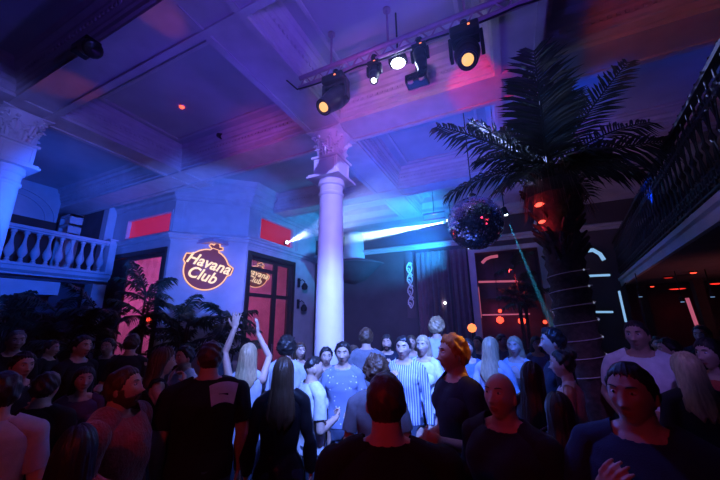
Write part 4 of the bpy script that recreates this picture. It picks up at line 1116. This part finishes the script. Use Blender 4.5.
def person(px, ytop, d, face, label, sex='m', skin='light', hair=('short', 'brown', .014), top='black', sleeve='short', bottom='denim', arms=('down', 'down'),
           hy=0, hp=0, ht=0, build=1.0, eyes=True, beard=False, long_=None, group=None, extra=None, zmul=1.0, vox=None):
    male = sex == 'm'
    p = at_d(px, ytop, d); zt = p.z * zmul
    sc = zt / 1.755
    X, Y = p.x, p.y
    c = math.atan2(-Y, -X); rz = c + R_(face) + PI / 2
    t = thing('person', (X, Y, 0), label, 'person', group, rz); t.scale = (sc, sc, sc)
    seed = int(px * 7 + ytop * 3) % 9973; rnd = random.Random(seed)
    if vox is None: vox = .0052 if d < 2.3 else .0068 if d < 3.3 else .0085
    mb = MB()
    # torso loft (z, half width, half depth, y offset)
    if male: rings = [(.80, .15, .10, .01), (.88, .168, .115, .012), (.96, .165, .112, .01), (1.06, .150, .102, 0), (1.16, .155, .108, -.003), (1.27, .172, .118, -.006), (1.35, .180, .112, 0), (1.41, .165, .095, .008), (1.45, .118, .078, .014), (1.485, .072, .064, .014), (1.53, .058, .06, .008), (1.59, .053, .056, .0)]
    else: rings = [(.80, .155, .105, .012), (.88, .172, .118, .014), (.96, .158, .108, .01), (1.06, .125, .09, 0), (1.16, .130, .095, -.003), (1.26, .145, .102, -.004), (1.34, .152, .098, 0), (1.40, .142, .083, .008), (1.435, .10, .066, .012), (1.47, .055, .05, .012), (1.53, .046, .048, .008), (1.59, .045, .046, 0)]
    n = 28; vs = []
    for z, w, dp, yo in rings:
        w *= build if z < 1.45 else 1 + (build - 1) * .5; dp *= build if z < 1.4 else 1
        for k in range(n):
            a = 2 * PI * k / n; ca, sa = math.cos(a), math.sin(a)
            vs.append((w * math.copysign(abs(ca) ** .85, ca), dp * math.copysign(abs(sa) ** .85, sa) + yo, z))
    fs = [tuple(reversed(range(n))), tuple((len(rings) - 1) * n + k for k in range(n))]
    for i in range(len(rings) - 1):
        for k in range(n): fs.append((i * n + k, i * n + (k + 1) % n, (i + 1) * n + (k + 1) % n, (i + 1) * n + k))
    mb.add(vs, fs)
    sw = (.185 if male else .16) * build; bones = []
    for s in (-1, 1):                                       # trapezius / shoulder
        rc(mb, (s * .05, .014, 1.478), (s * sw * .9, .01, 1.415), .045 if male else .034, .05 if male else .042)
        if not male: ellipsoid(mb, (s * .07, -.09, 1.25), .06, .05, .055)
        else: ellipsoid(mb, (s * .075, -.068, 1.32), .09, .036, .065)
    arm = []
    for s, pose in zip((-1, 1), arms):                      # s=-1: the person's right... mirrored in x
        e, w, hd, pn, curl = POSES[pose]
        sh = Vector((s * sw, .005, 1.405)); e = Vector((e[0] * s * (sw / .185 * .4 + .6), e[1], e[2])); w = Vector((w[0] * s, w[1], w[2]))
        r0, r1, r2 = ((.052, .042, .028) if male else (.042, .035, .024)); r0 *= build; r1 *= build
        rc(mb, sh, e, r0, r1); rc(mb, e, e + (w - e) * .35, r1, r1 * 1.02); rc(mb, e + (w - e) * .35, w, r1, r2)
        hand(mb, w, Vector((hd[0] * s, hd[1], hd[2])), Vector((pn[0] * s, pn[1], pn[2])), s, curl, .22 if pose.startswith('up') else .08)
        arm.append((sh, e, w, r0, r1, r2))
    for s in (-1, 1):
        hip = (s * .088, .01, .86); kn = (s * .105, -.01, .47); an = (s * .11, .02, .09)
        rc(mb, hip, kn, .088 * build, .058, 14); rc(mb, kn, Vector(kn).lerp(Vector(an), .3), .056, .056, 14); rc(mb, Vector(kn).lerp(Vector(an), .3), an, .056, .036, 14)
        rc(mb, (s * .11, .04, .045), (s * .135, -.15, .035), .042, .033, 12); rc(mb, an, (s * .11, .03, .05), .04, .042)
    # head
    HM = Matrix.Translation((0, -.014, 1.628)) @ Matrix.Rotation(R_(hy), 4, 'Z') @ Matrix.Rotation(R_(-hp), 4, 'X') @ Matrix.Rotation(R_(ht), 4, 'Y') if True else None
    U, HP_, HF = head_mesh(72, 64, male)
    HMn = np.array(HM)
    Hw = HP_ @ HMn[:3, :3].T + HMn[:3, 3]
    mb.add([tuple(v) for v in Hw], HF)
    for s in (-1, 1):                                       # ears
        er = HM @ Matrix.Translation((s * .074, .012, -.006)) @ Matrix.Rotation(s * R_(28), 4, 'Z') @ Matrix.Rotation(R_(-8), 4, 'X')
        ellipsoid(mb, er.translation, .0095, .019, .031, er.to_3x3()); 
    me = remesh(mb, vox, 2 if vox < .006 else 1)
    nv = len(me.vertices); V = np.empty(nv * 3); me.vertices.foreach_get('co', V); V = V.reshape(-1, 3)
    N = np.empty(nv * 3); me.vertices.foreach_get('normal', N); N = N.reshape(-1, 3)
    nf = len(me.polygons); me.materials.clear(); me.materials.append(SKIN[skin])
    fi = np.empty(nf * 4, dtype=np.int64)
    tot = np.empty(nf, dtype=np.int64); me.polygons.foreach_get('loop_total', tot)
    if (tot == 4).all():
        me.polygons.foreach_get('vertices', fi); Fq = fi.reshape(-1, 4)
    else: Fq = np.array([list(p_.vertices) if len(p_.vertices) == 4 else list(p_.vertices)[:3] + [p_.vertices[2]] for p_ in me.polygons])
    me.name = 'body'; me.polygons.foreach_set('use_smooth', [True] * nf)
    # lips by material
    inv = np.linalg.inv(HMn); VH = V @ inv[:3, :3].T + inv[:3, 3]
    lip = (np.abs(VH[:, 0]) < .024) & (VH[:, 1] < -.07) & (VH[:, 2] < -.054 + .06 * 0) & (VH[:, 2] > -.079)
    me.materials.append(M['lips']); fl = lip[Fq].all(axis=1); me.polygons.foreach_set('material_index', fl.astype(np.int32))
    body = bpy.data.objects.new('body', me); COL.objects.link(body); body.parent = t
    # --- labels for clothing
    D = []; ds = {}
    a_lab = []
    for i, (sh, e, w, r0, r1, r2) in enumerate(arm):
        du, tu = seg_dist(V, sh, e, r0, r1); dl, tl = seg_dist(V, e, w, r1, r2)
        dh, th_ = seg_dist(V, w, w + (w - e).normalized() * .01, r2, r2)
        a_lab.append((du, tu, dl, tl))
    # torso distance: approximate ellipse
    zr = np.array([r_[0] for r_ in rings]); ww = np.interp(V[:, 2], zr, [r_[1] * build for r_ in rings]); dd = np.interp(V[:, 2], zr, [r_[2] for r_ in rings])
    el = np.sqrt((V[:, 0] / ww) ** 2 + ((V[:, 1]) / dd) ** 2); dt = (el - 1) * np.minimum(ww, dd)
    isarm = np.zeros(nv, bool); tt = np.zeros(nv)
    for (du, tu, dl, tl), (sh, e, w, r0, r1, r2) in zip(a_lab, arm):
        da = np.minimum(du, dl); ia = (da < .02) & (da < dt) | ((da < .012) & (V[:, 2] > 1.5))
        ia &= ~((V[:, 2] > 1.46) & (np.abs(V[:, 0]) < .07) & (e.z < 1.5))
        T = np.where(du <= dl, tu, 1 + tl); tt = np.where(ia, T, tt)
        # beyond the wrist
        beyond = ((V - np.array(w)) @ np.array((w - e).normalized())) > -.005
        near_hand = np.linalg.norm(V - np.array(w + (w - e).normalized() * .08), axis=1) < .14
        isarm |= ia
        tt = np.where(near_hand & beyond & (np.linalg.norm(V - np.array(w), axis=1) < .22), 3, tt); isarm |= near_hand & beyond
    lim = {'none': .02, 'short': .72, 'long': 1.92, 'half': 1.35}[sleeve]
    neckz = 1.472 if top != 'strap' else 1.38
    rn = np.hypot(V[:, 0], V[:, 1] - .01)
    neckline = (V[:, 2] < neckz + .012 + .02 * np.clip(V[:, 1] / .05, -1, 1) - (0 if male else .03 * (V[:, 1] < 0))) | ((rn > .088) & (V[:, 2] < 1.53))
    headish = (np.linalg.norm((VH) / np.array([HW, HD, HH]), axis=1) < 1.15)
    tor = (V[:, 2] > .89) & neckline & ~headish
    shirt = tor & (~isarm | (tt < lim)) & (tt < 2.5)
    shirt |= isarm & (tt < lim) & (tt > 0) & ~headish
    if sleeve == 'none': shirt = tor & ~isarm & (np.abs(V[:, 0]) < .15)
    legs = (V[:, 2] < .97) & (V[:, 2] > .10) & ~(isarm & (tt > .5)) & (np.abs(V[:, 0]) < .26 * build)
    hands_low = np.zeros(nv, bool)
    for (sh, e, w, *_r) in arm: hands_low |= (np.linalg.norm(V - np.array(w + Vector((0, 0, -.08))), axis=1) < .135) & (np.abs(V[:, 0]) > .19)
    legs &= ~hands_low; 
    shoes = V[:, 2] <= .11

    def garment(name, mask, off, m, folds=.004, smooth_n=2, rough=26):
        fm = mask[Fq].all(axis=1); fsel = Fq[fm]
        if len(fsel) == 0: return None
        used = np.unique(fsel); mp = -np.ones(nv, int); mp[used] = np.arange(len(used)); Fs = mp[fsel]
        P = V[used]; NN = N[used]
        ph = np.array([rnd.uniform(0, 6.28) for _ in range(6)])
        w_ = np.zeros(len(P))
        for i in range(6):
            k = np.array([rnd.uniform(-1, 1), rnd.uniform(-1, 1), rnd.uniform(-.9, .9)]) * rough; w_ += np.sin(P @ k + ph[i] + 1.5 * np.sin(P @ k[::-1] * .6))
        Q = P + NN * (off + folds * .5 * w_)[:, None]
        # smooth a little so that the cloth bridges hollows
        nb = np.zeros_like(Q); cnt = np.zeros(len(Q)); E = np.concatenate([Fs[:, [0, 1]], Fs[:, [1, 2]], Fs[:, [2, 3]], Fs[:, [3, 0]]])
        for _ in range(smooth_n):
            nb[:] = 0; cnt[:] = 0
            np.add.at(nb, E[:, 0], Q[E[:, 1]]); np.add.at(nb, E[:, 1], Q[E[:, 0]]); np.add.at(cnt, E[:, 0], 1); np.add.at(cnt, E[:, 1], 1)
            Q = .5 * Q + .5 * nb / np.maximum(cnt, 1)[:, None]
        Q += NN * .003
        o = new_mesh_obj(name, Q, Fs.tolist(), [m], t)
        sd = o.modifiers.new('s', 'SOLIDIFY'); sd.thickness = .004; sd.offset = 1
        return o
    gname = {'leather': 'jacket', 'jacket': 'jacket', 'rusty': 'coat'}.get(top, 'shirt')
    thick = {'leather': .018, 'jacket': .018, 'rusty': .032}.get(top, .010)
    garment(gname, shirt, np.full(0, 0) if False else thick, cloth(top), .006 if thick < .015 else .009, 3 if vox < .006 else 2)
    garment('trousers', legs, .008, cloth(bottom), .004)
    garment('shoes', shoes, .008, M['shoe'], 0.0, 1)
    # --- hair
    style, hc, th = hair
    if style != 'bald':
        Q, Fk = hair_cap('fade' if style == 'fade' else 'long' if long_ else 'short', th, seed, male, 96 if d < 3 else 64, 64 if d < 3 else 44)
        if style == 'curly':
            rs = np.random.RandomState(seed); q = np.zeros(len(Q))
            for i in range(10): q += np.sin(Q @ (rs.uniform(-1, 1, 3) * 260) + i)
            nrm = Q / np.linalg.norm(Q, axis=1)[:, None]; Q = Q + nrm * (np.abs(q) * .0032)[:, None]
        Qw = Q @ HMn[:3, :3].T + HMn[:3, 3]
        ho = new_mesh_obj('hair', Qw, Fk, [HAIR[hc]], t)
    if long_:
        # mass of long hair: closed loft hanging behind and beside the head
        L_ = long_; K = 72; J = 26; Vv = []
        rs = np.random.RandomState(seed + 1); php = rs.uniform(0, 6.28, 12); kk = rs.randint(9, 40, 12)
        for j in range(J):
            f = j / (J - 1); z = .045 - f * L_
            zz = z
            wx = np.interp(z, [-.6, -.32, -.2, -.1, 0, .05], [.08, .115, .105, .093, .088, .080]); wy = np.interp(z, [-.6, -.32, -.2, -.1, 0, .05], [.03, .042, .055, .082, .1, .09])
            cy = np.interp(z, [-.6, -.32, -.2, -.1, 0, .05], [.125, .12, .085, .035, .014, .01])
            taper = 1 - .5 * max(0, f - .85) / .15
            for k in range(K):
                a = R_(-58) + (PI + R_(116)) * k / (K - 1)      # arc from one cheek round the back to the other
                rip = sum(math.sin(kk[i] * a + php[i] + 3 * f * math.sin(php[i])) for i in range(12)) / 12
                rr_ = 1 + .10 * rip
                Vv.append((wx * rr_ * math.cos(a) * taper, cy + wy * rr_ * math.sin(a) * (1 if math.sin(a) > 0 else .55), zz - .02 * f * math.sin(7 * a + php[0]) ))
        inner = [(x * .80, cy_ * .80 if False else y * .86 - .004, z) for (x, y, z), cy_ in zip(Vv, Vv)]
        nV = len(Vv); allv = Vv + inner; ff = []
        for j in range(J - 1):
            for k in range(K - 1):
                q = j * K + k; ff.append((q, q + 1, q + K + 1, q + K)); ff.append((nV + q, nV + q + K, nV + q + K + 1, nV + q + 1))
        for k in range(K - 1):
            ff.append((k, nV + k, nV + k + 1, k + 1)); q = (J - 1) * K + k; ff.append((q, q + 1, nV + q + 1, nV + q))
        for j in range(J - 1):
            for kx in (0, K - 1): q = j * K + kx; ff.append((q, q + K, nV + q + K, nV + q))
        A = np.array(allv); yaw = np.array(Matrix.Translation((0, -.014, 1.628)) @ Matrix.Rotation(R_(hy), 4, 'Z') @ Matrix.Rotation(R_(ht), 4, 'Y'))
        A = A @ yaw[:3, :3].T + yaw[:3, 3]
        lo = new_mesh_obj('long_hair', A, ff, [HAIR[hc]], t)
        bm = bmesh.new(); bm.from_mesh(lo.data); bmesh.ops.recalc_face_normals(bm, faces=bm.faces); bm.to_mesh(lo.data); bm.free()
    if hair[0] == 'bun':
        mbun = MB(); ellipsoid(mbun, HM @ Vector((0, .085, .085)), .045, .045, .04, n=20); mbun.build('hair_bun', HAIR[hc], t, smooth=True)
    if beard:
        U2, P2, F2_ = head_mesh(96, 64, male)
        mk = (P2[:, 2] < -.048 + .0) & (P2[:, 1] < .03) & ~((np.abs(P2[:, 0]) < .021) & (P2[:, 2] > -.080)) | ((np.abs(P2[:, 0]) > .055) & (P2[:, 2] < .0) & (np.abs(P2[:, 1]) < .035))
        mk |= (np.abs(P2[:, 0]) < .03) & (P2[:, 2] < -.047) & (P2[:, 2] > -.056) & (P2[:, 1] < -.05)
        n_ = U2 / np.array([HW, HD, HH]); n_ /= np.linalg.norm(n_, axis=1)[:, None]
        Q = P2 + n_ * np.where(mk, .007, -.006)[:, None]; Fk = [f for f in F2_ if len(f) == 4 and any(mk[i] for i in f)]
        new_mesh_obj('beard', Q @ HMn[:3, :3].T + HMn[:3, 3], Fk, [HAIR[hc if style != 'bald' else 'brown']], t)
    if eyes:
        for s in (-1, 1):
            c = Vector((s * .031, -.0765, .0155)); m = HM @ Matrix.Translation(c)
            me_ = MB(); ellipsoid(me_, m.translation, .0125, .0095, .0068, HM.to_3x3(), 14); eo = me_.build('eye', M['eyewhite'], t, smooth=True)
            mi = MB(); ellipsoid(mi, HM @ (c + Vector((0, -.0062, 0))), .0056, .0042, .0056, HM.to_3x3(), 12); mi.build('iris', M['iris'], eo, smooth=True)
            pts = [HM @ Vector((s * (.014 + .036 * q / 6), -.0905 + .010 * (q / 6) ** 2 * 1.2, .034 + .006 * math.sin(q / 6 * 2.4))) for q in range(7)]
            MB().tube(pts, [.002, .0034, .0038, .0036, .003, .0024, .0012], 6).build('eyebrow', HAIR['brown' if hc in ('blond', 'ginger', 'brown') else 'black'], t, smooth=True)
    if extra: extra(t, sc, HM, arm)
    return t


def collar(t, sc, HM, arm):
    mb = MB()
    for k in range(0, 19):
        pass
    pts = []
    for k in range(25):
        a = R_(-60 + 300 * k / 24) if False else R_(-70) + (PI + R_(140)) * k / 24
        pts.append((.082 * math.cos(a), .012 + .078 * math.sin(a), 1.462 + .02 * math.sin(a)))
    vs = []; fs = []
    for (x, y, z) in pts: vs += [(x * .92, y * .92, z + .03), (x * 1.02, y * 1.02, z + .032), (x * 1.25, y * 1.25, z - .012), (x * 1.2, y * 1.2, z - .018)]
    for k in range(24):
        for q in range(4): fs.append((k * 4 + q, (k + 1) * 4 + q, (k + 1) * 4 + (q + 1) % 4, k * 4 + (q + 1) % 4))
    fs += [(0, 1, 2, 3), (99, 98, 97, 96)]
    mb.add(vs, fs); mb.build('collar', cloth('pale'), t, smooth=True)


def open_collar(t, sc, HM, arm):
    collar(t, sc, HM, arm)


def cape_patch(t, sc, HM, arm):
    """pale yoke panel lying across the upper back with a small dark label"""
    V_, F_ = [], []
    nx, ny = 15, 8
    for layer in (0, 1):
        for j in range(ny):
            for i in range(nx):
                u = i / (nx - 1) * 2 - 1; v = j / (ny - 1)
                wd = .062 + .022 * (1 - v); x = (u * wd - .095) * 1.1; z = 1.49 - .12 * v - .02 * u * u
                y = (.118 + .048 * v ** .7) * 1.1 - .10 * abs(x) ** 1.3 + .004 * layer
                V_.append((x, y, z))
    A = nx * ny
    for j in range(ny - 1):
        for i in range(nx - 1):
            q = j * nx + i; F_.append((A + q, A + q + 1, A + q + nx + 1, A + q + nx)); F_.append((q, q + nx, q + nx + 1, q + 1))
    o = new_mesh_obj('back_panel', V_, F_, [cloth('pale')], t)
    MB().box(-.135, -.075, .150, .166, 1.40, 1.422).build('back_label', cloth('navy'), t)


def strap_band(t, sc, HM, arm):
    mb = MB(); mb.tube([(-.02 + .17 * math.cos(a_), .02 + .12 * math.sin(a_), 1.27 - .10 * math.cos(a_)) for a_ in [R_(k * 12) for k in range(30)]], .009, 6, closed=True)
    mb.build('shiny_strap', M['steel'], t, smooth=True)


QUEUE = []


def queue(px, ytop, d, face, label, **kw):
    if d > 2.4: kw.setdefault('build', .93)
    QUEUE.append([px, ytop, d, face, label, kw])


# ---- nearest row
queue(212, 341, 1.78, 180, 'broad man seen from behind in black tee with pale triangular panel below the neck', hair=('short', 'brown', .012), top='black', arms=('down', 'down'), build=1.16, eyes=False, extra=cape_patch, hy=12)
queue(385, 372, 1.30, 180, 'man seen from behind at the bottom centre, dark tee, red light on his neck', hair=('short', 'brown', .010), top='black', arms=('fwd', 'fwd'), build=1.16, eyes=False, skin='light')
queue(499, 371, 1.50, -28, 'bald man in dark jacket facing front, red-lit scalp', hair=('bald', 'brown', 0), top='jacket', sleeve='long', arms=('down', 'hold'), hp=10, build=1.05)
queue(626, 361, 1.32, -12, 'dark-haired man at the lower right with raised hand before his chest, navy jacket', hair=('short', 'black', .011), top='navy', sleeve='long', arms=('chest', 'down'), hy=-8, build=1.06, skin='mid')
queue(453, 335, 2.02, -58, 'tall man with orange-lit hair in navy tee, looking left, forearm held forward', hair=('short', 'ginger', .022), top='navy', arms=('fwd', 'hold'), hy=-10, hp=4, build=.92)
queue(6, 372, 1.75, 170, 'person at the left edge of the picture in blue-lit pale shirt, head dark', hair=('short', 'black', .016), top='pale', arms=('down', 'down'), eyes=False)
queue(126, 367, 1.72, 62, 'bearded man in a bulky reddish plush coat seen in profile facing right', hair=('short', 'brown', .016), top='rusty', sleeve='long', beard=True, arms=('down', 'down'), build=1.15, hp=10)
queue(80, 425, 1.35, 175, 'short dark-haired woman seen from behind at the lower left beside the plush coat', sex='f', hair=('long', 'black', .014), long_=.34, top='rusty', sleeve='long', eyes=False)
# ---- second row
queue(163, 347, 2.75, 95, 'woman in profile facing right with hand at her mouth, left of the broad man', sex='f', hair=('long', 'brown', .016), long_=.26, top='black', sleeve='none', arms=('mouth', 'down'))
queue(284, 357, 2.3, 176, 'woman seen from behind with straight reddish long hair and shiny leather jacket', sex='f', hair=('long', 'brown', .014), long_=.42, top='leather', sleeve='long', arms=('down', 'down'), eyes=False)
queue(313, 356, 2.72, 118, 'man in white tee with cropped hair turned away to the right, by the column', hair=('fade', 'black', .010), top='white', arms=('hold', 'down'), hy=-16)
queue(343, 342, 3.0, -6, 'young man facing the camera in speckled pale shirt, just right of the column', hair=('short', 'black', .02), top='patterned', sleeve='half', arms=('down', 'fwd'), extra=open_collar)
queue(376, 357, 2.45, 182, 'curly-haired person whose head top shows behind the man at the bottom centre', hair=('curly', 'brown', .028), top='grey', arms=('down', 'down'), eyes=False)
queue(249, 343, 3.15, 176, 'woman seen from behind with pale long hair and both bare arms raised', sex='f', hair=('long', 'blond', .014), long_=.30, top='pale', sleeve='none', arms=('upclose', 'up'), eyes=False, vox=.0062)
queue(530, 362, 2.1, 170, 'woman seen from behind with very long black hair and shiny strap over leather jacket', sex='f', hair=('long', 'black', .016), long_=.46, top='leather', sleeve='long', eyes=False, extra=strap_band)
queue(562, 350, 2.75, -92, 'woman in profile facing left with hair tied up, pale strap top', sex='f', hair=('bun', 'black', .014), top='white', sleeve='none', arms=('down', 'fwd'))
queue(634, 320, 2.75, -10, 'man in white tee facing the camera under the right balcony', hair=('short', 'black', .010), top='white', arms=('hip', 'fwd'), hy=-5, skin='mid', build=1.08)
queue(24, 352, 2.8, 28, 'man in dark top with hands held before his chest near the left edge', hair=('short', 'black', .016), top='black', sleeve='long', arms=('hold', 'chest'))
queue(684, 352, 2.3, 205, 'woman with long blue-lit hair turned away at the right', sex='f', hair=('long', 'blond', .016), long_=.36, top='charcoal', sleeve='long', eyes=False)
queue(708, 338, 2.7, -40, 'person at the right edge in a red top', sex='f', hair=('long', 'black', .016), long_=.26, top='red', arms=('down', 'chest'))
queue(668, 338, 3.3, -70, 'dark-haired man facing left between the white tee and the red top', hair=('short', 'black', .016), top='charcoal')
# ---- third row and back
B3 = [
    (366, 328, 3.9, 178, 'm', ('short', 'brown', .018), 'grey', 'short', None, 'man seen from behind in grey-blue tee right of the speckled shirt', ('down', 'down')),
    (387, 334, 3.95, -8, 'm', ('long', 'black', .014), 'navy', 'long', .24, 'long-haired bearded man facing front with dark shirt, right of the grey tee', ('down', 'chest')),
    (403, 336, 3.6, -14, 'm', ('short', 'black', .016), 'striped', 'long', None, 'man in striped pale shirt facing front, left of the blond woman', ('chest', 'down')),
    (423, 335, 3.7, -22, 'f', ('long', 'blond', .014), 'white', 'half', .30, 'blond woman facing front in white top behind the orange-haired man', ('down', 'down')),
    (436, 318, 4.3, 172, 'm', ('curly', 'blond', .026), 'pale', 'short', None, 'curly light-haired man seen from behind, tallest head near the mirror ball', ('down', 'down')),
    (467, 338, 4.1, -10, 'f', ('long', 'black', .014), 'blue', 'short', .26, 'dark-haired woman facing front right behind the orange-haired man', ('down', 'down')),
    (489, 337, 3.7, 165, 'f', ('long', 'blond', .016), 'pale', 'long', .38, 'woman seen from behind with long pale hair above the bald man', ('down', 'down')),
    (514, 336, 3.75, -18, 'f', ('long', 'blond', .014), 'pale', 'short', .30, 'blond woman facing front between the pale-haired back and the black-haired back', ('down', 'chest')),
    (552, 328, 3.6, -80, 'm', ('short', 'black', .022), 'navy', 'short', None, 'tall dark-haired man in profile facing left before the palm trunk', ('down', 'down')),
    (326, 347, 3.7, 8, 'm', ('short', 'black', .018), 'grey', 'short', None, 'dark-haired man facing front at the column foot, left of the speckled shirt', ('down', 'down')),
    (287, 337, 3.6, 172, 'm', ('curly', 'black', .026), 'pale', 'short', None, 'curly dark-haired person behind the leather jacket woman', ('down', 'down')),
    (187, 346, 3.5, -60, 'm', ('short', 'black', .018), 'white', 'short', None, 'man in white shirt facing left behind the broad man', ('down', 'down')),
    (133, 334, 3.9, 168, 'm', ('short', 'brown', .016), 'charcoal', 'short', None, 'brown-haired man seen from behind before the pink glass door', ('down', 'down')),
    (83, 335, 3.7, 40, 'm', ('short', 'black', .014), 'black', 'long', None, 'dark man facing right below the left palms', ('down', 'hold')),
    (86, 366, 2.6, 10, 'f', ('long', 'black', .014), 'plum', 'long', .26, 'dim woman facing front left of the plush coat', ('down', 'down')),
    (18, 330, 3.9, 15, 'm', ('short', 'grey', .012), 'charcoal', 'long', None, 'grey-haired man far back at the left edge under the balustrade', ('down', 'down')),
    (110, 338, 4.6, -30, 'm', ('short', 'black', .014), 'charcoal', 'short', None, 'small dark-clad man far back before the left door', ('down', 'down')),
    (52, 340, 4.6, 60, 'm', ('short', 'brown', .014), 'black', 'short', None, 'man far back near the bar under the balustrade', ('down', 'down')),
    (220, 343, 4.4, -150, 'm', ('short', 'black', .014), 'navy', 'short', None, 'man far back below the neon sign, half hidden by the broad man', ('down', 'down')),
    (300, 342, 4.6, 20, 'f', ('long', 'brown', .014), 'grey', 'short', .26, 'woman far back just left of the column', ('down', 'down')),
    (353, 345, 4.9, 30, 'f', ('long', 'brown', .014), 'pale', 'short', .26, 'woman far back between speckled shirt and grey tee', ('down', 'down')),
    (411, 335, 5.0, 0, 'f', ('long', 'brown', .014), 'pale', 'short', .26, 'brown-haired woman far back behind the striped shirt', ('down', 'down')),
    (478, 336, 5.2, -30, 'm', ('short', 'black', .014), 'navy', 'short', None, 'dark-haired man far back under the orange globe lamp', ('down', 'down')),
    (535, 336, 4.9, 20, 'f', ('long', 'black', .014), 'blue', 'short', .26, 'dark-haired woman far back left of the man in profile', ('down', 'down')),
    (500, 334, 5.4, 60, 'm', ('short', 'brown', .014), 'grey', 'short', None, 'man far back in front of the pink neon opening', ('down', 'down')),
    (656, 336, 4.6, 10, 'm', ('short', 'black', .014), 'charcoal', 'short', None, 'dim man far back under the red downlights', ('down', 'down')),
    (700, 325, 4.2, -20, 'm', ('short', 'black', .014), 'charcoal', 'short', None, 'dim tall man under the balcony at the right edge', ('down', 'down')),
    (48, 372, 2.3, 150, 'm', ('short', 'black', .014), 'black', 'short', None, 'dark man seen from behind between left edge and plush coat', ('down', 'down')),
    (557, 392, 1.75, 190, 'f', ('long', 'black', .014), 'navy', 'long', .36, 'dark-haired woman seen from behind between bald man and raised-hand man', ('down', 'down')),
]
for (px, py, d, f, sx, hr, tp_, slv, lg, lab, ar) in B3:
    queue(px, py, d, f, lab, sex=sx, hair=hr, top=tp_, sleeve=slv, long_=lg, arms=ar, eyes=abs(f) < 110, beard='beard' in lab, bottom=random.choice(['denim', 'black', 'charcoal']))


# people keep their place in the crowd but step back or forward until nobody stands inside another
OBST = [(XA1, 4.45, .68), (pc_big.x, pc_big.y, .66)]


def xy(q): p = at_d(q[0], q[1], q[2]); return Vector((p.x, p.y))


d0 = [q[2] for q in QUEUE]
for it in range(400):
    moved = False
    for i in range(len(QUEUE)):
        for j in range(i + 1, len(QUEUE)):
            a, b = QUEUE[i], QUEUE[j]
            if (xy(a) - xy(b)).length < .53:
                lo, hi = (a, b) if a[2] <= b[2] else (b, a)
                hi[2] *= 1.006
                if lo[2] > 2.4: lo[2] *= .997
                moved = True
        for (ox, oy, orad) in OBST:
            q = QUEUE[i]
            if (xy(q) - Vector((ox, oy))).length < orad:
                q[2] *= .992 if q[2] < Vector((ox, oy)).length * 1.02 else 1.008; moved = True
    if not moved: break
print('CROWD', it, [(int(q[0]), round(o_, 2), round(q[2], 2), round(at_d(q[0], q[1], q[2]).z, 2)) for q, o_ in zip(QUEUE, d0) if abs(q[2] - o_) > .15])
for px, py, d, f, lab, kw in QUEUE: person(px, py, d, f, lab, **kw)
